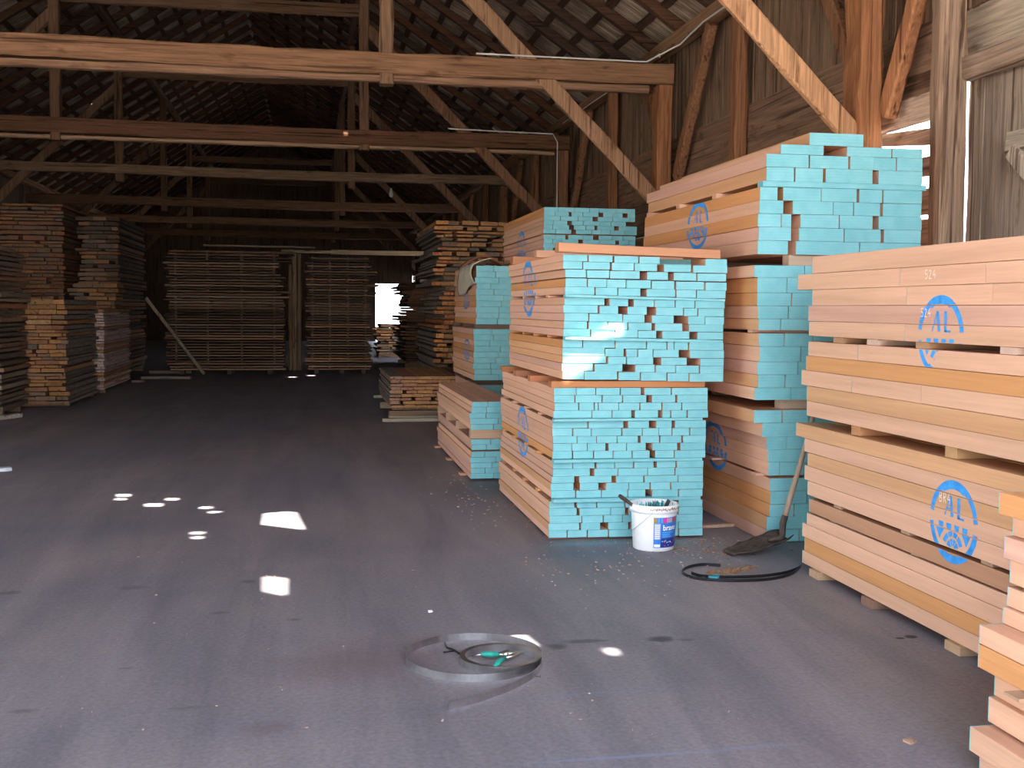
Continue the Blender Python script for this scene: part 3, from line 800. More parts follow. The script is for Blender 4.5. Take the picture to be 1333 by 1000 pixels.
cross_set(e1[2][0], e1[1][1], 1.5, 1.84, YE + .15, 2.6, 'sticker_lath', 'in the lowest low bundle', 'thin laths between board layers', 3, False, .07, (.3, .2, .14), cat='lath')
cross_set(0, e1[-1][1] - .001, 1.40, 1.84, YE + .35, 2.3, 'bearer', 'on the floor under the low stack', 'bearers on the floor', 3, False, .12, (.55, .30, .17))

# --- stack with its long side to the camera (A) and the cut-off stack nearest the camera (N)
XA = 2.985
def side_stack(key, name, Xf, ref, rows, ynear, width, phrase, group, farpaint, noun, jl=.0):
    """rows: (y_top, y_bottom, x_far_px, joints_px, colour) read along the far edge of the long side"""
    out = []
    for r, (ya, yb, xp, joints, colr) in enumerate(rows):
        zt, zb = ref(ya), ref(yb)
        ym = (ya + yb) / 2
        far = atX(xp, ym, Xf).y
        cuts = [far] + [atX(j, ym, Xf).y for j in joints] + [ynear + U(-.04, .04)]
        for s_ in range(len(cuts) - 1):
            y1, y0 = cuts[s_], cuts[s_ + 1]
            w = U(.17, .24)
            k = U(.95, 1.05); cc = tuple(q * k for q in colr)
            where = '' if len(cuts) == 2 else (' far piece,' if s_ == 0 else (' near piece,' if s_ == len(cuts) - 2 else ' middle piece,'))
            o = board(name, Xf, Xf + w, y0 + .0015, y1 - .0015, zb + .0008, zt - .001, cc, '%s at the aisle edge,%s %s layer down, %s' % (noun, where, ordn(r + 1), phrase), group, farpaint if s_ == 0 else 0, prm='far')
            out.append((o, Xf, Xf + w, y0, y1, zb, zt, 0))
        # boards behind the edge board in the same layer
        x = Xf + .245; c = 1
        while x < Xf + width:
            w = U(.2, .3)
            o = board(name, x, x + w - .004, ynear + U(0, .03), far + U(-.03, .0) if r else far, zb + .0008, zt - .001, tone(.3), '%s, %s from aisle, %s layer down, %s' % (noun, ordn(c + 1), ordn(r + 1), phrase), group, farpaint, prm='far')
            x += w; c += 1
    return out
refA = lambda y: atX(1050, y, XA).z
def refrow(ys, gapafter=()):
    r = [list(x) for x in ys]
    for i in range(len(r) - 1):
        if i not in gapafter: r[i][1] = r[i + 1][0]
    return r
A2 = refrow([(335, 356, 1057, [], PALE), (357, 377, 1038, [1171, 1283], PALE), (377.5, 398, 1057, [1180, 1292], PALE), (398, 418, 1052, [], PINK), (418, 437, 1053, [1178], PALE),
      (444, 463, 1052, [1117], PALE), (463, 482, 1049, [], ORANGE), (482, 502, 1043, [1109, 1200], PALE), (502, 521.5, 1050, [], TAN), (521.5, 541, 1050, [], PALE)], (4,))
A1 = refrow([(553, 571, 1036, [], TAN), (571, 588.5, 1047, [], PALE), (588.5, 606, 1051, [], TAN), (606, 625, 1047, [], PALE), (625, 643.5, 1051, [], PALE),
      (647.5, 665, 1053, [], (.54, .29, .17)), (667, 682.5, 1050, [], PALE), (682.5, 700.5, 1044, [], PALE), (700.5, 718.5, 1047, [], ORANGE), (718.5, 735.5, 1044, [], PALE)], (4, 5))
ALL['A2'] = side_stack('A2', 'thick_board', XA, refA, A2, 3.5, .95, 'upper emblem bundle', 'thick boards of the upper emblem bundle', .006, 'thick board')
ALL['A1'] = side_stack('A1', 'thick_board', XA, refA, A1, 3.5, .95, 'lower emblem bundle', 'thick boards of the lower emblem bundle', .006, 'thick board')
def cross_at(z0, z1, x0, x1, ys, nm, phrase, group, color, w=.1, cat='bearer'):
    for i, y in enumerate(ys):
        c = color[i % len(color)] if isinstance(color, list) else color
        lath_piece(x0, x1, y - w / 2, y + w / 2, z0, z1, nm, '%s wooden %s %s' % (ordn(i + 1), nm.replace('_', ' '), phrase), group, c, False, cat)
zA = lambda y: refA(y)
cross_at(zA(553), zA(541), XA + .02, 3.95, [5.78, 4.83, 3.9], 'bearer', 'from the spade, between the emblem bundles', 'bearers between the bundles', [(.55, .27, .13), (.55, .34, .17)])
cross_at(zA(444), zA(437), XA + .01, 3.95, [6.0, 5.6, 5.1, 4.4, 3.8], 'sticker_lath', 'from the spade in the upper emblem bundle', 'thin laths between thick boards', [(.45, .26, .14), (.66, .48, .38)], .12, 'lath')
cross_at(zA(647.5), zA(643.5), XA + .01, 3.95, [5.95, 5.2, 4.5, 3.8], 'sticker_lath', 'from the spade in the lower emblem bundle', 'thin laths between thick boards', [(.45, .3, .2)], .09, 'lath')
cross_at(zA(667), zA(665), XA + .01, 3.95, [6.0, 5.1, 3.9], 'sticker_lath', 'from the spade, low in the lower emblem bundle', 'thin laths between thick boards', [(.4, .26, .16)], .08, 'lath')
zb = zA(735.5)
cross_at(0, zb, XA - .02, 3.95, [6.17, 5.52, 4.7, 3.9], 'bearer', 'from the spade, under the emblem stack', 'bearers on the floor', [(.50, .33, .20), (.28, .16, .11)], .13)

YN = 3.42
nrows = [(640, 668, 1300, ORANGE), (669, 697, 1318, PALE), (698, 727, 1307, PINK), (727, 757, 1314, PALE), (764, 790, 1311, PALE), (790, 813, 1305, PALE), (812, 837, 1275, PALE), (837, 866, 1273, ORANGE),
         (872, 905, 1295, PALE), (906, 940, 1286, PALE), (943, 975, 1262, PALE), (975, 1006, 1275, PALE), (1006, 1036, 1283, PALE), (1036, 1068, 1275, PALE)]
zN = [atY(1290, r[0], YN).z for r in nrows] + [atY(1290, 1068, YN).z]
for r, (ya, yb, xp, cc) in enumerate(nrows):
    x0 = atY(xp, (ya + yb) / 2, YN).x; zt_ = zN[r]; zb_ = zN[r + 1]
    if r in (3, 7, 9): zb_ += .012
    x = x0; c = 0
    while x < 3.1:
        w = U(.2, .28)
        board('thick_board', x, x + w - .003, .9 + U(-.03, .03), YN + (U(-.004, .004)), zb_ + .001, zt_ - .001, cc if c == 0 else tone(.3),
              'thick board, %s from aisle, %s layer down, cut-off stack nearest the entrance' % (ordn(c + 1), ordn(r + 1)), 'thick boards of the nearest stack', .005, prm='far')
        x += w; c += 1
cross_at(0, zN[-1], 2.12, 3.1, [3.2, 2.1, 1.1], 'bearer', 'under the stack nearest the entrance', 'bearers on the floor', [(.45, .3, .2)], .12)
cross_at(zN[8], zN[8] + .011, 2.2, 3.1, [3.15, 2.1, 1.1], 'sticker_lath', 'in the stack nearest the entrance', 'thin laths between thick boards', [(.45, .3, .2)], .08, 'lath')

# ------------------------------------------------------------------ blue stencilled emblems, clipped board by board
def arc(cx, cy, r0, r1, a0, a1, n=None):
    n = n or max(2, int(abs(a1 - a0) / 7)); out = []
    for i in range(n):
        q0 = math.radians(a0 + (a1 - a0) * i / n); q1 = math.radians(a0 + (a1 - a0) * (i + 1) / n)
        out.append([(cx + r0 * math.cos(q0), cy + r0 * math.sin(q0)), (cx + r1 * math.cos(q0), cy + r1 * math.sin(q0)), (cx + r1 * math.cos(q1), cy + r1 * math.sin(q1)), (cx + r0 * math.cos(q1), cy + r0 * math.sin(q1))])
    return out
def stroke(x0, y0, x1, y1, w0, w1=None):
    w1 = w0 if w1 is None else w1; d = Vector((x1 - x0, y1 - y0)).normalized(); n = Vector((-d.y, d.x))
    return [[(x0 - n.x * w0 / 2, y0 - n.y * w0 / 2), (x1 - n.x * w1 / 2, y1 - n.y * w1 / 2), (x1 + n.x * w1 / 2, y1 + n.y * w1 / 2), (x0 + n.x * w0 / 2, y0 + n.y * w0 / 2)]]
def emblem():
    P = arc(0, .02, .83, .99, 6, 60) + arc(0, .02, .78, 1.0, 60, 122) + arc(0, .02, .84, 1.0, 122, 172)
    P += arc(0, -.02, .84, .99, 186, 236) + arc(0, -.02, .80, .99, 236, 304) + arc(0, -.02, .82, 1.0, 304, 352)
    P += stroke(-.36, .12, -.16, .62, .045, .04) + stroke(-.14, .62, -.05, .12, .10, .12) + stroke(-.3, .3, -.1, .3, .03)
    P += stroke(.2, .62, .22, .12, .12, .11) + stroke(.17, .13, .44, .13, .05)
    for (a, b) in ((-.62, -.40), (-.28, -.06), (.05, .26), (.38, .60)): P.append([(a, -.06), (a + .03, -.2), (b - .03, -.2), (b, -.06)])
    for (a, b) in ((20, 56), (62, 86), (94, 118), (124, 160)): P += arc(0, -.66, .30, .43, a, b)
    for (a, b) in ((14, 48), (56, 84), (92, 118), (128, 166)): P += arc(0, -.66, .08, .25, a, b)
    P.append([(-.72, -.22), (-.56, -.50), (-.47, -.36), (-.36, -.23)]); P.append([(.72, -.22), (.36, -.23), (.47, -.36), (.56, -.50)])
    return P
EMB = emblem()
def clip(poly, u0, u1, v0, v1):
    for (k, lim, sgn) in ((0, u0, 1), (0, u1, -1), (1, v0, 1), (1, v1, -1)):
        out = []
        for i in range(len(poly)):
            a, b = poly[i - 1], poly[i]; ia, ib = (a[k] - lim) * sgn >= 0, (b[k] - lim) * sgn >= 0
            if ia != ib:
                t = (lim - a[k]) / (b[k] - a[k]); out.append((a[0] + t * (b[0] - a[0]), a[1] + t * (b[1] - a[1])))
            if ib: out.append(b)
        poly = out
        if len(poly) < 3: return None
    return poly
def stamp(key, Yc, zc, ru, rv, polys=EMB, name='stencil_print', material='blue', label='blue sprayed emblem', slip=None):
    for (o, x0, x1, y0, y1, z0, z1, c) in ALL[key]:
        if c != 0: continue
        mb = MB(); loc = o.location
        for p in polys:
            dy = (slip(z0) if slip else 0)
            q = [(Yc + dy - u * ru, zc + v * rv) for (u, v) in p]
            q = clip(q, y0 + .008, y1 - .002, z0 + .003, z1 - .003)
            if not q: continue
            n = len(q); X = x0 - .0012
            mb.add([(X, a, b) for a, b in q], [tuple(range(n))])
        if mb.v: mb.build(name, M[material], parent=o, origin=(x0, y0, z0), label=label if False else None)
def at_face(px, py, X): return atX(px, py, X)
q = at_face(1224, 438, XA); stamp('A2', q.y, q.z, .2, .195 * 1.0)
q = at_face(1241, 680, XA); stamp('A1', q.y, q.z, .2, .195)
q = at_face(688, 376, 1.70); stamp('C2', q.y, q.z, .24, .22)
q = at_face(678, 562, 1.62); stamp('C1', q.y, q.z, .22, .20)
q = at_face(908, 294, 2.98); stamp('B3', q.y, q.z, .24, .185)
q = at_face(928, 580, 3.07); stamp('B1', q.y, q.z, .24, .19)
q = at_face(679, 325, 2.505); stamp('C3', q.y, q.z, .26, .22)
q = at_face(607, 390, 1.91); stamp('D2', q.y, q.z, .28, .12)
q = at_face(609, 455, 1.9); stamp('D1', q.y, q.z, .28, .13)
# chalk figures on two boards
GL = {'5': [(.9, 1, .1, 1), (.1, 1, .1, .55), (.1, .55, .7, .55), (.7, .55, .9, .3), (.9, .3, .6, 0), (.6, 0, .1, .05)],
      '2': [(.1, .8, .4, 1), (.4, 1, .85, .8), (.85, .8, .1, 0), (.1, 0, .95, 0)],
      '4': [(.6, 1, .1, .4), (.1, .4, .95, .4), (.75, .7, .75, 0)],
      'B': [(.1, 0, .1, 1), (.1, 1, .7, .9), (.7, .9, .7, .6), (.7, .6, .1, .5), (.1, .5, .85, .35), (.85, .35, .75, .05), (.75, .05, .1, 0)],
      'R': [(.1, 0, .1, 1), (.1, 1, .8, .85), (.8, .85, .7, .55), (.7, .55, .1, .5), (.3, .5, .9, 0)]}
def chalk(text, key, px, py, h, wd):
    P = []; x = 0
    for ch in text:
        for (a, b, c, d) in GL[ch]: P += stroke(x + a * .8, b, x + c * .8, d, .11)
        x += 1.05
    q = at_face(px, py, XA)
    for k in range(len(P)): P[k] = [(u - x / 2, v - .5) for u, v in P[k]]
    saved = [t for t in ALL[key] if t[5] <= q.z <= t[6]]
    ALL['_'] = [(o, x0 - .0008, x1, y0, y1, z0, z1, 0) for (o, x0, x1, y0, y1, z0, z1, c) in saved]
    stamp('_', q.y, q.z, wd, h, P, 'chalk_figures', 'chalk')
chalk('524', 'A2', 1212, 357, .042, .033)
chalk('524', 'A2', 1206, 407, .04, .03)
chalk('BR4', 'A1', 1231, 648, .05, .033)

# ------------------------------------------------------------------ rough sawn plank stacks
SPEC = []
DARKB, BROWN, REDB, GREYB, ORB, PINKP = (.13, .085, .058), (.30, .185, .115), (.40, .18, .095), (.20, .155, .115), (.50, .25, .10), (.50, .36, .31)
def spec(x0, x1, y0, y1, z0, z1, along, color, label, group, show=True, warp=.01, bark=False):
    if show:
        pr = [proj((x, y, z)) for x in (x0, x1) for y in (y0, y1) for z in (z0, z1)]
        if along == 'Y':
            f = [proj((x, y0, z)) for x in (x0, x1) for z in (z0, z1)]; ar = abs(f[0][0] - f[2][0]) * abs(f[0][1] - f[1][1])
            ar *= 1.0
        else: ar = (max(p[0] for p in pr) - min(p[0] for p in pr)) * abs(pr[0][1] - pr[1][1])
        if show == 2: ar += 150
    else: ar = 0
    SPEC.append(dict(b=(x0, x1, y0, y1, z0, z1), al=along, c=color, label=label, group=group, ar=ar, w=warp, bark=bark))
def rough_stack_Y(x0, x1, y0, y1, ztop, rowh, th, wr, phrase, group, colors, seed, holes_p=.15, base=.1, rag=.06, side_show=True, edgecol=None, noun='rough plank', zlo=0, aisle=1, vary=True):
    """planks lying along the hall, ends towards the camera; aisle=1: edge x1 faces the aisle"""
    rs = random.Random(seed); ZS = [zlo + base]
    while ZS[-1] < ztop - rowh * 1.3: ZS.append(ZS[-1] + rowh * (rs.uniform(.78, 1.5) if vary else 1))
    n = len(ZS) - 1; thf = th / rowh
    for r in range(n):
        z = ZS[r]; th = (ZS[r + 1] - z) * thf
        e = rs.uniform(-rag, rag) * .5
        xs = []; x = x0 + rs.uniform(-rag, rag)
        while x < x1 - .04:
            w = rs.uniform(*wr)
            if x + w > x1 - .05: w = x1 + e - x
            xs.append((x, x + w)); x += w + .003
            if rs.random() < holes_p: x += rs.uniform(.03, .12)
        if aisle == 1: xs = xs[::-1]
        for c, (a, b) in enumerate(xs):
            if b - a < .03: continue
            cc = rs.choice(colors); k = rs.uniform(.75, 1.2); cc = tuple(q * k for q in cc)
            dt = rs.uniform(0, .012)
            spec(a, b - .003, y0 + rs.uniform(-rag, rag), y1 + rs.uniform(-.2, .05), z + .001, z + th - dt, 'Y', cc, '%s, %s from aisle, %s layer up, %s' % (noun, ordn(c + 1), ordn(r + 1), phrase), group, 2 if (c == 0 and side_show) else 1, .008, c == 0 and bool(edgecol) and rs.random() < .85)
    # bottom bearers
    for yy in (y0 + .3, y1 - .4):
        spec(x0 + .05, x1 - .05, yy, yy + .1, zlo, zlo + base, 'X', BROWN, '', group, 0)
    # laths between the layers when the planks are thinner than the pitch
    if rowh * (1 - thf) > .008:
        for r in range(1, n):
            for yy in (y0 + .25, (y0 + y1) / 2, y1 - .5):
                spec(x0 + .08, x1 - .08, yy, yy + .04, ZS[r] - (ZS[r] - ZS[r - 1]) * (1 - thf), ZS[r], 'X', BROWN, '', group, 0)
def rough_stack_X(x0, x1, y0, y1, ztop, rowh, th, phrase, group, colors, seed, base=.1, rag=.1):
    rs = random.Random(seed); n = int((ztop - base) / rowh)
    for r in range(n):
        z = base + r * rowh; cc = rs.choice(colors); k = rs.uniform(.6, 1.3); cc = tuple(q * k for q in cc)
        a = x0 + rs.uniform(-rag, rag) * .5; b = x1 + rs.uniform(-rag, rag) * (1.4 if r > n * .6 else .35); t = th * rs.uniform(.75, 1.0)
        o = rs.uniform(-.03, .03)
        spec(a, b, y0 + o, y0 + .28 + o, z + .001, z + t, 'X', cc, 'rough plank seen edge on, %s layer up, %s' % (ordn(r + 1), phrase), group, 1, .012)
        spec(a, b, y0 + .33, y1, z + .001, z + t, 'X', cc, '', group, 0)
        if rs.random() < .8:
            for q in (.06, .33, .62, .9):
                xx = x0 + (x1 - x0) * q
                spec(xx, xx + .05, y0 + .06, y1, z + t, z + rowh, 'Y', BROWN, '', group, 0)
    for q in (.1, .5, .85):
        xx = x0 + (x1 - x0) * q; spec(xx, xx + .1, y0 + .05, y1, 0, base, 'Y', DARKB, '', group, 0)
rough_stack_X(-3.3, -.62, 27.0, 28.2, 2.98, .0655, .047, 'broad stack across the back', 'planks of the broad back stack', [BROWN, DARKB, BROWN, (.36, .24, .16)], 11, rag=.16)
rough_stack_X(-.08, 1.42, 27.1, 28.3, 2.85, .063, .047, 'narrow stack across the back', 'planks of the narrow back stack', [BROWN, DARKB, DARKB, (.36, .22, .14)], 12, rag=.16)
rough_stack_Y(-4.72, -3.74, 18.3, 20.9, 1.73, .0575, .052, (.16, .4), 'low stack with orange ends', 'planks of the low orange-ended stack', [ORB, ORB, REDB, BROWN, (.58, .36, .16)], 13, .22, .06, .07, edgecol=GREYB)
rough_stack_Y(-4.7, -3.68, 21.1, 24.1, 1.56, .052, .046, (.25, .4), 'pale stack behind the orange ends', 'planks of the pale low stack', [(.80, .60, .53)], 14, .0, .08, .03, noun='pale plank', vary=False)
rough_stack_Y(-5.5, -4.27, 16.5, 19.0 - .85, 2.5, .068, .05, (.2, .45), 'grey stack cut off by the picture edge', 'planks of the grey stack', [GREYB, BROWN, GREYB, (.36, .28, .2), REDB], 15, .2, .1, .1, noun='grey plank')
rough_stack_Y(-6.25, -5.02, 24.4, 27.0, 3.75, .075, .058, (.2, .4), 'tall red-brown stack in the corner', 'planks of the tall corner stack', [REDB, REDB, BROWN], 16, .18, .1, .06)
rough_stack_Y(-4.88, -4.05, 25.2, 29.0, 3.55, .075, .058, (.2, .4), 'tall dark stack beside the corner one', 'planks of the tall dark stack', [BROWN, REDB, DARKB], 17, .18, .1, .07)
rough_stack_Y(-4.85, -3.95, 24.1, 25.0, 2.1, .075, .06, (.2, .4), 'short stack before the tall dark one', 'planks of the short stack', [BROWN, ORB, BROWN], 18, .18, .1, .1)
rough_stack_Y(1.10, 2.22, 15.85, 18.4, .68, .0505, .047, (.12, .24), 'low brown stack by the aisle', 'planks of the low brown stack', [(.46, .25, .15), (.50, .28, .17), (.40, .22, .14)], 19, .07, .06, .02, vary=False, zlo=.12, edgecol=(.30, .24, .20), aisle=-1)
rough_stack_Y(2.17, 3.42, 19.2, 22.6, 3.2, .072, .052, (.13, .3), 'tall orange-brown stack', 'planks of the tall orange-brown stack', [(.78, .36, .13), (.62, .24, .10), (.72, .28, .10), BROWN], 20, .3, .1, .11, edgecol=GREYB, aisle=-1)  # saturated orange tones carry the warm light on these ends as colour
rough_stack_Y(2.45, 3.9, 30.0, 33.0, 2.42, .08, .056, (.2, .5), 'dark stack by the far opening', 'planks of the dark far stack', [REDB, ORB, DARKB, BROWN], 21, .25, .1, .16, edgecol=DARKB, aisle=-1)
rough_stack_Y(2.1, 4.1, 36.0, 38.0, 1.1, .08, .056, (.2, .5), 'lowest stack by the far opening', 'planks of the lowest far stack', [REDB, ORB, BROWN], 22, .3, .1, .2, aisle=-1)
SPEC.sort(key=lambda s: -s['ar'])
rest = MB()
def addplank(mb, s, jit=.004):
    x0, x1, y0, y1, z0, z1 = s['b']; em = 1 if s['bark'] else None
    if s['al'] == 'Y': mb.prism([((x0 + x1) / 2, y0, (z0 + z1) / 2), ((x0 + x1) / 2, y1, (z0 + z1) / 2)], (1, 0, 0), (0, 0, 1), x1 - x0, z1 - z0, .006, .0025, 6, 0, em, wob=(U(-.006, .006), 0, 1, 0))
    else: mb.prism([(x0, (y0 + y1) / 2, (z0 + z1) / 2), (x1, (y0 + y1) / 2, (z0 + z1) / 2)], (0, 1, 0), (0, 0, 1), y1 - y0, z1 - z0, .006, .0025, 8)
for i, s in enumerate(SPEC):
    if i < 300 and s['ar'] > 0:
        mb = MB(); addplank(mb, s); b = s['b']
        o = mb.build('rough_plank', [M['barkside'], M['roughY']] if s['bark'] else M['rough' + s['al']], origin=(b[0], b[2], b[4]), color=s['c'])
        tagged(o, s['label'], 'plank', s['group'])
# the planks past the three hundred most visible: one object, three wood tones
tones = [BROWN, REDB, DARKB, ORB, GREYB]
TM = []
for k, c in enumerate(tones):
    m_, nt, b_ = mat('rough_wood_tone'); v = coords(nt, (1, .05, 1), False); n1 = noise(nt, v, 30, 5, .6)
    r_ = ramp(nt, n1, [(.3, tuple(q * .6 for q in c)), (.7, tuple(q * 1.15 for q in c))]); nt.links.new(r_.outputs[0], b_.inputs['Base Color']); b_.inputs['Roughness'].default_value = .9; TM.append(m_)
for i, s in enumerate(SPEC):
    if i >= 300 or s['ar'] == 0:
        n0 = len(rest.f); addplank(rest, s)
        k = min(range(5), key=lambda q: sum((tones[q][j] - s['c'][j]) ** 2 for j in range(3)))
        for j in range(n0, len(rest.f)): rest.mi[j] = 4 if (s['bark'] and rest.mi[j] == 0) else k
tagged(rest.build('rough_planks', TM), 'remaining rough planks inside and behind the unpainted stacks', 'planks', None, 'stuff')

# white and brown planks under the low brown stack
def flat(p0, p1, w, h, name, label, cat, color, group=None, z=0):
    a, b = Vector(p0), Vector(p1); a.z = b.z = z + h / 2; d = (b - a).normalized(); side = Vector((-d.y, d.x, 0))
    mb = MB(); mb.prism([a, b], side, (0, 0, 1), w, h, .004, .002, 6); o = mb.build(name, M['roughX' if abs(d.x) > .7 else 'roughY'], origin=a - Vector((0, 0, h / 2)), color=color); return tagged(o, label, cat, group)
flat((.98, 15.7, 0), (2.05, 15.72, 0), .12, .045, 'floor_plank', 'pale plank on the floor before the low brown stack', 'plank', (.55, .48, .38))
flat((1.1, 16.1, 0), (2.1, 16.12, 0), .2, .045, 'floor_plank', 'pale plank under the front of the low brown stack', 'plank', (.58, .50, .38))
flat((1.1, 16.12, 0), (2.15, 16.14, 0), .2, .075, 'floor_plank', 'brown plank right under the low brown stack', 'plank', (.30, .2, .13), z=.046)
flat((1.08, 17.9, 0), (2.1, 17.92, 0), .2, .1, 'floor_plank', 'rear support plank under the low brown stack', 'plank', (.40, .32, .24))
a = atF(490, 518)
flat((a.x - .05, a.y, 0), (a.x + .6, a.y, 0), .1, .05, 'floor_plank', 'small pale plank sticking out beside the low brown stack', 'plank', (.45, .45, .36))
for (p, q, w, c, l, h) in (((185, 493), (248, 493), .25, (.42, .36, .28), 'pale flat plank on the floor before the back stacks', .05), ((196, 486), (250, 486), .3, (.28, .2, .14), 'brown flat plank behind the pale one on the floor', .07), ((172, 498), (188, 498), .1, (.25, .2, .16), 'small offcut at the end of the pale stack', .05)):
    flat(atF(*p), atF(*q), w, h, 'floor_plank', l, 'plank', c)
a, b = atF(0, 550), atF(24, 543)
flat(Vector((a.x - .3, a.y, 0)), b, .14, .06, 'floor_plank', 'cut white-ended plank on the floor under the grey stack', 'plank', (.60, .56, .48))
# leaning pole, corner post and far lumber in the slot between the back stacks
mb = MB(); a = atF(266, 488); a.z = .02; b = atY(190, 388, 26.4)
mb.prism([a, b], (1, 0, .9), (0, 1, 0), .07, .05, .006, .003, 8)
tagged(mb.build('leaning_pole', M['beamZ'], origin=a, color=(.36, .29, .20)), 'thin pole leaning against the tall dark stack from the floor', 'pole')
p = atY(385, 400, 28.6)
for k, (dx, w, c) in enumerate(((-.14, .09, (.36, .26, .18)), (-.03, .1, (.45, .34, .24)), (.09, .1, (.33, .24, .17)))):
    timber('slot_post', [(p.x + dx, 28.75, 0), (p.x + dx, 28.75, 2.95)], (1, 0, 0), (0, 1, 0), w, .1, 'Z', c, '%s pale upright in the slot between the back stacks' % ('first', 'second', 'third')[k], 'post', 'uprights between the back stacks')
flat((p.x - .35, 28.6, 0), (p.x + 1.1, 28.75, 0), .12, .07, 'cap_plank', 'pale plank lying across the slot between the back stacks', 'plank', (.58, .44, .30), z=2.96)
flat((-2.5, 27.4, 0), (.1, 27.5, 0), .15, .04, 'cap_plank', 'grey plank lying on top of the broad back stack', 'plank', (.34, .26, .19), z=3.02)
flat((.6, 34.2, 0), (3.9, 34.25, 0), .15, .13, 'cap_plank', 'sunlit pale rail beyond the narrow back stack', 'plank', (.60, .45, .30), z=3.2)

# ------------------------------------------------------------------ sack and bent plank on the narrow stack
mb = MB(); nx, ny = 10, 14; vs = []
ztop = d2[0][0]
for j in range(ny + 1):
    for i in range(nx + 1):
        t = j / ny; u = i / nx
        y = 13.0 + u * 1.25
        if t < .4: q = t / .4; x = 2.1 - q * .215; z = ztop + .02 + .02 * math.sin(u * 9 + t * 7) + .07 * (1 - q) * (1 - u)
        else:
            q = (t - .4) / .6; x = 1.883 - .035 * math.sin(q * 3) - .012 * math.sin(u * 11 + q * 4); z = ztop + .03 - q * (.24 + .16 * u) + .015 * math.sin(u * 8)
        vs.append((x, y, z))
fs = [(j * (nx + 1) + i, j * (nx + 1) + i + 1, (j + 1) * (nx + 1) + i + 1, (j + 1) * (nx + 1) + i) for j in range(ny) for i in range(nx)]
mb.add(vs, fs)
o = mb.build('empty_sack', M['sack'], origin=(2.0, 13.3, ztop), smooth=True); md = o.modifiers.new('t', 'SOLIDIFY'); md.thickness = .01
tagged(o, 'limp cream sack draped over the edge of the narrow turquoise stack', 'sack')
mb = MB(); pts = []
for i in range(9):
    t = i / 8; p = atY(600 + 52 * t, 348 - 14 * math.sin(t * 3) - 0 * t, 14.6); pts.append((p.x, 14.6, max(p.z, ztop + .03)))
for i in range(8): mb.prism([pts[i], pts[i + 1]], (0, 1, 0), (0, 0, 1), .3, .03)
tagged(mb.build('bent_plank', M['roughX'], origin=pts[0], color=(.34, .13, .08)), 'bent dark red plank lying behind the sack on the narrow stack', 'plank')
flat((2.2, 14.95, 0), (2.95, 14.97, 0), .12, .05, 'cap_plank', 'yellowish plank end beside the bent red plank', 'plank', (.55, .38, .18), z=2.13)

# ------------------------------------------------------------------ paint bucket
bc = atF(851.5, 714); bx, by = bc.x, 7.13
bk = empty('paint_bucket', (bx, by, 0), 'white plastic paint bucket with blue label before the centre stack', 'bucket')
mb = MB(); Hh = .305; R0, R1 = .137, .153
mb.lathe([(0.001, .004), (R0 - .01, .0), (R0, .006), (R1, Hh - .04), (R1 + .001, Hh), (R1 - .005, Hh), (R1 - .006, Hh - .06), (R0 - .006, .02), (.001, .016)], 56)
mb.build('body', M['bucket'], bk, origin=(0, 0, 0), smooth=True).location = (0, 0, 0)
def place(o, loc=(0, 0, 0)): o.location = loc; return o
mb = MB(); mb.lathe([(R1 + .001, Hh - .05), (R1 + .009, Hh - .05), (R1 + .011, Hh - .03), (R1 + .011, Hh - .004), (R1 + .007, Hh + .004), (R1 - .005, Hh + .002), (R1 - .003, Hh - .006), (R1 + .001, Hh - .03), (R1 + .001, Hh - .05)], 56)
rim = place(mb.build('rim', M['bucket'], bk, smooth=True)); 
mb = MB(); rs = random.Random(3)
for k in range(30):
    q0 = math.degrees(math.atan2(-by, -bx)) - 8 + k * 3.2; q1 = q0 + rs.uniform(1.8, 3.0); a0, a1 = math.radians(q0), math.radians(q1); za = Hh - .026 + rs.uniform(-.004, .004); zb_ = za + rs.uniform(.008, .017)
    r_ = R1 + .0118
    mb.add([(r_ * math.cos(a0), r_ * math.sin(a0), za), (r_ * math.cos(a1), r_ * math.sin(a1), za), (r_ * math.cos(a1), r_ * math.sin(a1), zb_), (r_ * math.cos(a0), r_ * math.sin(a0), zb_)], [(0, 1, 2, 3)])
place(mb.build('rim_stain', M['lbrown'], bk))
# inside paint and its drips
mb = MB(); mb.lathe([(.001, .19), (.10, .188), (R1 - .012, .192)], 40)
for k in range(46):
    q = rs.uniform(.15, 3.0); r_ = R1 - .0068; z = Hh - rs.uniform(.002, .05); w = rs.uniform(.02, .08)
    mb.add([(r_ * math.cos(q), r_ * math.sin(q), z), (r_ * math.cos(q + w), r_ * math.sin(q + w), z), (r_ * math.cos(q + w), r_ * math.sin(q + w), .19), (r_ * math.cos(q), r_ * math.sin(q), .19)], [(3, 2, 1, 0)])
place(mb.build('turquoise_paint', M['wetpaint'], bk, smooth=True))
mb = MB(); pts = []
for k in range(17):
    q = math.pi * k / 16; pts.append((-(R1 + .013) * math.cos(q), -(R1 + .013) * math.sin(q) * .62 - .02, Hh - .03 - .085 * math.sin(q) ** .8))
pts = [(-(R1 + .013) , 0, Hh - .03)] + [(-(R1 + .013) * math.cos(q) , -(R1 + .022) * math.sin(q), Hh - .03 - .14 * math.sin(q)) for q in [math.pi * k / 16 for k in range(1, 16)]] + [(R1 + .013, 0, Hh - .03)]
back = [(x, -y, z) for x, y, z in pts]
# the handle hangs down on the aisle side
q0 = math.radians(200)
hp = []
for k in range(21):
    t = k / 20; ang = math.radians(78 + 172 * t); dz = .15 * math.sin(math.pi * t)
    rr_ = R0 + (R1 - R0) * ((Hh - .04 - dz) / Hh) + .016; hp.append((rr_ * math.cos(ang), rr_ * math.sin(ang), Hh - .04 - dz))
mb = MB(); mb.tube(hp, .0022, 6); place(mb.build('wire_handle', M['steel'], bk, smooth=True))
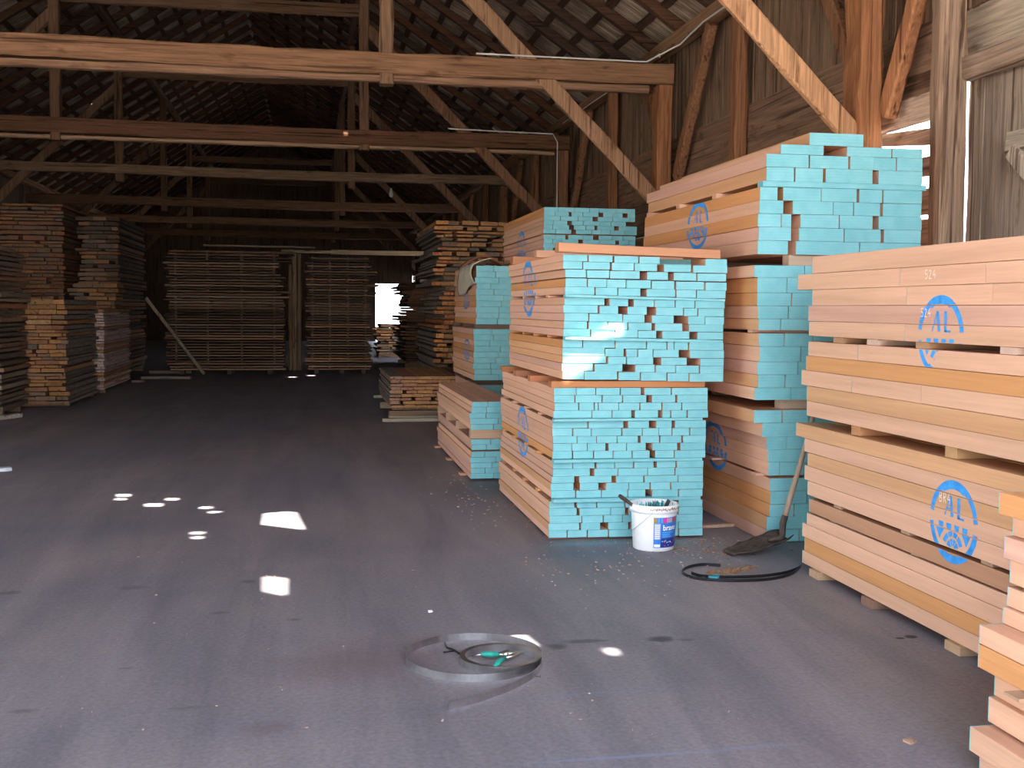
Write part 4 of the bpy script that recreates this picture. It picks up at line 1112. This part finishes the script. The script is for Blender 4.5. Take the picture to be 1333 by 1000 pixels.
# label
def lab_r(z): return R0 + (R1 - R0) * z / (Hh - .04) + .0012
face = math.degrees(math.atan2(-by, -bx))       # direction towards the entrance
L0, L1 = face + 0, face + 84
def patch(mb, a0, a1, z0, z1, mi, n=None, lift=0):
    n = n or max(1, int((a1 - a0) / 6))
    for i in range(n):
        p, q = math.radians(a0 + (a1 - a0) * i / n), math.radians(a0 + (a1 - a0) * (i + 1) / n)
        r0_, r1_ = lab_r(z0) + lift, lab_r(z1) + lift
        mb.add([(r0_ * math.cos(p), r0_ * math.sin(p), z0), (r0_ * math.cos(q), r0_ * math.sin(q), z0), (r1_ * math.cos(q), r1_ * math.sin(q), z1), (r1_ * math.cos(p), r1_ * math.sin(p), z1)], [(0, 1, 2, 3)], mi)
mb = MB(); zl0, zl1 = .028, .232
patch(mb, L0, L1, zl0, zl1, 0)
sw = [4, 1, 5, 7, 2, 6, 4]; wd = [10, 13, 11, 7, 12, 12, 9]; a = L0 + 1
for k, w in zip(sw, wd): patch(mb, a, a + w - 1.2, .196, .228, k, lift=.0006); a += w
patch(mb, L0 + 2, L0 + 18, .085, .192, 2, lift=.0006); patch(mb, L0 + 2, L0 + 18, .034, .052, 3, lift=.0006)
for k in range(7): patch(mb, L0 + 4, L0 + 16, .092 + k * .014, .096 + k * .014, 3, lift=.0010)
patch(mb, L0 + 20, L1 - 1, .03, .092, 8, lift=.0006)
for k in range(16):
    a = L0 + 22 + rs.uniform(0, 55); z = rs.uniform(.034, .08); patch(mb, a, a + rs.uniform(2, 5), z, z + rs.uniform(.004, .012), rs.choice([1, 3, 5, 2, 7]), 1, .001)
for (a, b, z) in ((24, 60, .128), (24, 48, .112), (24, 54, .100)): patch(mb, L0 + a, L0 + b, z, z + .006, 1, lift=.0010)
patch(mb, L0 + 21, L1 - 1, .122, .124, 1, lift=.0008)
LM = [M['lblue'], M['lsky'], M['lgrey'], M['lwhite'], M['lgold'], M['lmag'], M['lred'], M['lpink'], M['lnavy']]
lb = place(mb.build('label_sheet', LM, bk))
fc = bpy.data.curves.new('t', 'FONT'); fc.body = 'bravo'; fc.size = .052; fc.resolution_u = 3; fc.offset = .0012
fo = bpy.data.objects.new('t', fc); col.objects.link(fo); dg = bpy.context.evaluated_depsgraph_get(); dg.update()
tm = bpy.data.meshes.new_from_object(fo.evaluated_get(dg)); bpy.data.objects.remove(fo)
x_max = max(v.co.x for v in tm.vertices)
tv = []
for v in tm.vertices:
    ang = math.radians(L0 + 24 + v.co.x / x_max * 44); z = .146 + v.co.y; r_ = lab_r(z) + .0022; tv.append((r_ * math.cos(ang), r_ * math.sin(ang), z))
mb = MB(); mb.add(tv, [tuple(p.vertices) for p in tm.polygons]); lt = mb.build('lettering', M['lwhite'], lb); lt.location = (0, 0, 0)
# brush left in the bucket
pb = empty('paint_brush', (bx - .05, by + .02, .2), 'brown-handled paint brush sticking out of the white bucket', 'brush')
a = atY(806, 645, by - .02); b = atY(832, 664, by - .02); c_ = Vector((bx + .0, by + .03, .235))
mb = MB(); mb.tube([a, a.lerp(b, .15), a.lerp(b, .5), b, c_], [.011, .014, .012, .010, .016], 8); mb.build('brush_handle', M['dirtmetal'], pb, origin=a, smooth=True)
mb = MB()
for k in range(60):
    q = U(0, 6.28); r_ = U(0, .05); x = bx + .02 + r_ * math.cos(q) * 1.3; y = by + .05 + r_ * math.sin(q) * .6; h_ = U(.04, .09)
    mb.tube([(x, y, .21), (x + U(-.02, .02), y + U(-.01, .01), .225 + h_)], [.004, .002], 4)
mb.build('bristles', M['brushgreen'], pb, origin=(bx, by, .2))
mb = MB(); p0 = Vector((bx + .07, by + .03, .22)); p1 = Vector((bx + .125, by + .06, Hh + .008))
mb.prism([p0, p1], (0, 1, 0), (-1, 0, .8), .05, .008); tagged(mb.build('paint_scraper', M['dirtmetal'], origin=p0), 'dark flat scraper standing inside the white bucket', 'scraper')

# ------------------------------------------------------------------ spade
tip = atF(948, 723); heel = atY(1024, 706, 6.88)
sp = empty('spade', (heel.x, heel.y, 0), 'dirty spade with pale wooden handle leaning beside the emblem stack', 'spade')
nj, ni = 12, 10; vs = []
ax = (Vector((heel.x, heel.y, .05)) - Vector((tip.x, tip.y, .012))); Lb = ax.length; ax.normalize(); sd = Vector((-ax.y, ax.x, 0)).normalized() * -1
upn = sd.cross(ax) * -1
if upn.z < 0: upn = -upn
for j in range(nj + 1):
    t = j / nj; w = .125 * (.55 + .45 * min(1, t * 3.0)) if t < .33 else .125
    if t > .9: w = .125 * (1 - (t - .9) * 2.2)
    for i in range(ni + 1):
        u = i / ni * 2 - 1
        c0 = Vector((tip.x, tip.y, .012)) + ax * Lb * t
        vs.append(c0 + sd * w * u + upn * (.045 * u * u * (0.3 + .7 * t) + .045 * t * t + .004 * math.sin(i * 3 + j * 2)))
mb = MB(); mb.add(vs, [(j * (ni + 1) + i, j * (ni + 1) + i + 1, (j + 1) * (ni + 1) + i + 1, (j + 1) * (ni + 1) + i) for j in range(nj) for i in range(ni)])
o = mb.build('blade', M['dirtmetal'], sp, origin=sp.location, smooth=True); md = o.modifiers.new('t', 'SOLIDIFY'); md.thickness = .006
h0 = Vector((tip.x, tip.y, .012)) + ax * Lb * .93 + upn * .05; h0.z = max(h0.z, .09)
h1 = atY(1019, 682, 6.86); h2 = atY(1046, 590, 6.83); h3 = atY(1059, 541, 6.8)
mb = MB(); mb.tube([h0 - ax * .1, h0, h1, h1.lerp(h2, .12)], [.012, .024, .022, .020], 12); mb.build('socket', M['dirtmetal'], sp, origin=h0, smooth=True)
mb = MB(); mb.tube([h1, h1.lerp(h2, .3), h1.lerp(h2, .6), h2, h2.lerp(h3, .5), h3], [.017, .018, .0175, .017, .0165, .015], 14); mb.build('handle', M['handle'], sp, origin=h1, color=(.46, .31, .22), smooth=True)
# soil on and below the spade
mb = MB(); rs = random.Random(9)
def lump(mb, x, y, z, r, fl_=.5):
    n = 7; vs = [(x, y, z + r * fl_)]
    for k in range(n):
        q = 6.283 * k / n; rr_ = r * rs.uniform(.7, 1.25); vs.append((x + rr_ * math.cos(q), y + rr_ * math.sin(q), z))
    mb.add(vs, [(0, 1 + k, 1 + (k + 1) % n) for k in range(n)] + [tuple(range(n, 0, -1))])
for k in range(150):
    t = rs.random(); p = atF(905 + rs.gauss(0, 34) + 20, 712 + rs.gauss(0, 8)); lump(mb, p.x, p.y, 0, rs.uniform(.004, .018), .3)
tagged(mb.build('dirt', M['scrap']), 'scattered dirt and bark crumbs between bucket and spade', 'dirt', None, 'stuff')

# ------------------------------------------------------------------ black strap loop with scraps
def smooth_path(px, n=8):
    P = [atF(*p) for p in px]; out = []
    for i in range(len(P) - 1):
        p0, p1, p2, p3 = P[max(i - 1, 0)], P[i], P[i + 1], P[min(i + 2, len(P) - 1)]
        for k in range(n):
            t = k / n; out.append(.5 * ((2 * p1) + (p2 - p0) * t + (2 * p0 - 5 * p1 + 4 * p2 - p3) * t * t + (3 * p1 - p0 - 3 * p2 + p3) * t ** 3))
    out.append(P[-1]); return out
mb = MB()
pt = smooth_path([(938, 738), (915, 737), (897, 740), (888, 746), (896, 752), (915, 756), (950, 758), (990, 757), (1018, 753), (1034, 747), (1042, 739), (1036, 743), (1020, 748), (990, 752), (950, 753.5), (915, 752), (900, 748)])
mb.band(pt, .019, .0015); 
tagged(mb.build('black_strap', M['black'], origin=pt[0]), 'loop of flat black strap lying on the floor before the spade', 'strap')
mb = MB()
for k in range(90):
    t = rs.random(); p = atF(925 + 55 * t + rs.gauss(0, 5), 748 - 9 * t + rs.gauss(0, 2.2)); lump(mb, p.x, p.y, 0, rs.uniform(.008, .028), .35)
tagged(mb.build('bark_scrap', M['scrap'], origin=(2.55, 6.5, 0)), 'brown heap of bark scraps lying inside the black strap loop', 'scrap')
mb = MB(); P = [atF(*p) for p in ((922, 753), (934, 750), (938, 752), (934, 755.5), (925, 755.5))]; n = 5
mb.add([(p.x, p.y, .015) for p in P] + [(p.x, p.y, .002) for p in P], [tuple(range(n)), tuple(range(2 * n - 1, n - 1, -1))] + [(i, i + n, (i + 1) % n + n, (i + 1) % n) for i in range(n)])
tagged(mb.build('painted_scrap', M['tealrag'], origin=(P[0].x, P[0].y, 0)), 'small turquoise painted scrap inside the black strap loop', 'scrap')

# ------------------------------------------------------------------ steel strapping coil and tools
cc = atF(617, 859); cs = atF(652, 862)
st = empty('steel_strapping', (cc.x, cc.y, 0), 'loose coil of shiny steel strapping on the open floor', 'strapping')
mb = MB(); Ro = .312; pts = []
for k in range(75):
    t = k / 74; q = math.radians(-5 + 372 * t); pts.append((cc.x + Ro * math.cos(q) * (1 - .01 * t), cc.y + Ro * .98 * math.sin(q), .0 + .0 * t))
mb.band(pts, .034, .0007)
mb.build('outer_loop', M['steel'], st, origin=cc)
mb = MB(); Rs = .188; pts = []
for k in range(60 * 7):
    t = k / 419; q = 2 * math.pi * 7 * t; r_ = Rs - .026 * t; pts.append((cs.x + r_ * math.cos(q), cs.y + r_ * math.sin(q) * .95, .0))
mb.band(pts, .034, .0014)
mb.build('inner_coil', M['steel'], st, origin=cc)
pt = smooth_path([(706, 864), (703, 874), (690, 886), (668, 898), (640, 909), (612, 918), (584, 925)])
mb = MB(); mb.band(pt, .032, .0007); mb.build('loose_tail', M['steel'], st, origin=cc)
# crimping tool
tg = atF(640, 855)
tl_ = empty('strapping_tool', (tg.x, tg.y, 0), 'green-handled strapping pliers lying inside the steel coil', 'tool')
def P3(px, py, z): p = atF(px, py, z); return (p.x, p.y, z)
mb = MB(); mb.tube([P3(627, 852, .03), P3(638, 852, .032), P3(649, 852, .03)], [.012, .014, .012], 10); mb.build('handle_grip', M['greenplastic'], tl_, origin=tg, smooth=True)
mb = MB(); mb.tube([P3(645, 868, .03), P3(650, 861, .032), P3(657, 857, .03)], [.01, .013, .012], 10); mb.build('handle_grip', M['greenplastic'], tl_, origin=tg, smooth=True)
mb = MB(); mb.tube([P3(614, 854, .015), P3(627, 852, .028)], .005, 8); mb.tube([P3(649, 852, .03), P3(660, 852, .03), P3(672, 851, .03), P3(681, 849, .028)], [.01, .02, .012, .006], 8)
mb.tube([P3(656, 857, .03), P3(668, 854, .03), P3(676, 851, .035)], [.008, .012, .006], 8); mb.tube([P3(661, 846, .05), P3(661, 858, .02)], .005, 8)
mb.build('jaws', M['steel'], tl_, origin=tg, smooth=True)
pt = smooth_path([(579, 839), (582, 845), (590, 848), (598, 853)]); mb = MB(); mb.tube([(p.x, p.y, .008) for p in pt], .005, 6); mb.tube([(atF(577, 851).x, atF(577, 851).y, .006), (atF(592, 849).x, atF(592, 849).y, .006)], .004, 6)
tagged(mb.build('wire_snip', M['black'], origin=pt[0], smooth=True), 'bent black wire end on the floor inside the steel loop', 'wire')
mb = MB(); mb.tube([P3(690, 879, .004), P3(703, 881, .004)], .003, 6); mb.tube([P3(702.5, 881, .004), P3(704, 881, .004)], .007, 8)
tagged(mb.build('nail', M['dirtmetal'], origin=atF(690, 879)), 'rusty nail on the floor beside the steel strapping', 'nail')

# ------------------------------------------------------------------ small litter
def scrap(px, py, w, d, rot, name, label, cat, material, z=.006):
    p = atF(px, py); mb = MB(); vs = []
    for (a, b) in ((-1, -1), (.2, -1.1), (1, -.7), (.9, .6), (.1, 1), (-.8, .8)):
        x = a * w / 2; y = b * d / 2; vs.append((p.x + x * math.cos(rot) - y * math.sin(rot), p.y + x * math.sin(rot) + y * math.cos(rot)))
    mb.add([(x, y, .001) for x, y in vs] + [(x, y, z + .004 * (i % 2)) for i, (x, y) in enumerate(vs)], [tuple(range(5, -1, -1)), tuple(range(6, 12))] + [(i, (i + 1) % 6, (i + 1) % 6 + 6, i + 6) for i in range(6)])
    tagged(mb.build(name, M[material], origin=p), label, cat)
scrap(5, 613, .14, .12, .3, 'paper_scrap', 'crumpled pale blue paper scrap at the picture edge on open floor', 'paper', 'paper', .03)
scrap(560, 797, .025, .02, .3, 'paper_scrap', 'tiny white paper scrap on the floor behind the steel strapping', 'paper', 'lwhite', .006)
scrap(1184, 966, .05, .04, .5, 'wood_chip', 'single wood chip on the floor by the nearest stack', 'chip', 'chip')
scrap(932, 686, .3, .06, .1, 'offcut', 'thin pale offcut on the floor between centre stack and rear stack', 'offcut', 'chip', .02)
mb = MB(); p0 = atF(950, 700); mb.prism([(p0.x, p0.y + .28, .03), (p0.x + .25, p0.y + .30, .03)], (0, 1, 0), (0, 0, 1), .12, .055, .003)
mb = MB(); rs = random.Random(21)
def flake(x, y, s):
    q = rs.uniform(0, 6.28); l, w = s, s * rs.uniform(.25, .6); c_, s_ = math.cos(q), math.sin(q); z = rs.uniform(.002, .006)
    c4 = [(-l, -w), (l, -w * .6), (l * .8, w), (-l * .9, w * .7)]; P = [(x + a * c_ - b * s_, y + a * s_ + b * c_) for a, b in c4]
    mb.add([(a, b, .0005) for a, b in P] + [(a, b, z) for a, b in P], [(4, 5, 6, 7), (0, 1, 5, 4), (1, 2, 6, 5), (2, 3, 7, 6), (3, 0, 4, 7)])
for k in range(420):
    r_ = rs.random()
    if r_ < .3: p = atF(rs.gauss(900, 60), rs.gauss(715, 12))
    elif r_ < .55: p = atF(rs.gauss(630, 40), rs.gauss(650, 20))
    elif r_ < .75: p = atF(rs.uniform(680, 900), rs.gauss(740, 20))
    else: p = atF(rs.uniform(0, 1000), rs.uniform(560, 960))
    if p.x > 1.6 and p.y > 7.42 or p.x > 2.95 or (p.x > 1.38 and p.y > 10.1): continue
    flake(p.x, p.y, rs.uniform(.002, .009) * (p.y / 7) ** .5)
tagged(mb.build('chip_litter', M['chip']), 'scattered small wood chips all over the floor', 'wood chips', None, 'stuff')

# ------------------------------------------------------------------ cable and bulb
mb = MB(); pts = [atY(x, y, 13.97) for x, y in ((620, 72), (680, 73), (706, 76), (760, 79), (820, 81), (842, 84))]; pts = [Vector((p.x, 13.98, max(p.z, 4.77))) for p in pts]
pts += [Vector((4.56, 13.6, 4.92)), Vector((4.57, 12.8, 5.0)), Vector((4.57, 11.9, 4.99)), Vector((4.57, 10, 5.0)), Vector((4.57, 8.9, 5.0))]
mb.tube(pts, .011, 6); tagged(mb.build('electric_cable', M['cable'], origin=pts[0], smooth=True), 'white cable along a tie beam and up the wall plate', 'cable')
mb = MB(); pts = [Vector((2.4, 19.9, 4.78)), Vector((3.4, 19.88, 4.76)), Vector((4.3, 19.88, 4.75)), Vector((4.38, 19.86, 4.6)), Vector((4.38, 19.85, 3.2))]
p = atY(726, 265, 19.85); mb.tube(pts, .012, 6); tagged(mb.build('electric_cable', M['cable'], origin=pts[0], smooth=True), 'white cable dropping straight down from the third tie beam', 'cable')
mb = MB(); pts = [Vector((4.42, 19.6, 4.9)), Vector((4.57, 18, 5.0)), Vector((4.57, 16, 4.97)), Vector((4.57, 14.5, 5.0)), Vector((4.5, 14.25, 4.9))]
mb.tube(pts, .010, 6); tagged(mb.build('electric_cable', M['cable'], origin=pts[0], smooth=True), 'thin white cable along the wall plate beyond the second frame', 'cable')
p = atY(509, 255, 26.25); bulb = empty('hanging_bulb', (p.x, 26.2, 4.5), 'small unlit bulb hanging from the fourth tie beam', 'bulb')
mb = MB(); mb.tube([(p.x, 26.2, 4.5), (p.x, 26.2, 4.36)], .006, 6); mb.build('cord', M['black'], bulb, origin=(p.x, 26.2, 4.36))
mb = MB(); mb.lathe([(.001, 4.16), (.04, 4.18), (.055, 4.22), (.04, 4.28), (.025, 4.32), (.02, 4.37), (.001, 4.38)], 16, (p.x, 26.2)); mb.build('glass_bulb', M['glass'], bulb, origin=(p.x, 26.2, 4.2), smooth=True)

# ------------------------------------------------------------------ light
w = bpy.data.worlds.new('world'); sc.world = w; w.use_nodes = True; nt = w.node_tree
bg = nt.nodes['Background']; tc = nt.nodes.new('ShaderNodeTexCoord'); sx = nt.nodes.new('ShaderNodeSeparateXYZ'); nt.links.new(tc.outputs['Generated'], sx.inputs[0])
r_ = ramp(nt, sx.outputs[2], [(0.0, (.96, .97, .98)), (.25, (.80, .89, 1.0)), (1.0, (.50, .68, 1.0))]); nt.links.new(r_.outputs[0], bg.inputs[0]); bg.inputs[1].default_value = 5.5
sl = bpy.data.lights.new('sun', 'SUN'); so = bpy.data.objects.new('sun', sl); col.objects.link(so); sl.energy = 30; sl.angle = .006; sl.color = (1, .93, .82)
so.rotation_euler = SUN.to_track_quat('-Z', 'Y').to_euler(); so.location = (0, -20, 30)
sc.view_settings.view_transform = 'Standard'; sc.view_settings.look = 'None'; sc.view_settings.gamma = 1; sc.view_settings.exposure = 0.76; sc.view_settings.use_curve_mapping = False
sc.cycles.max_bounces = 10; sc.cycles.diffuse_bounces = 6; sc.cycles.use_denoising = True
sc.cycles.sample_clamp_indirect = 8
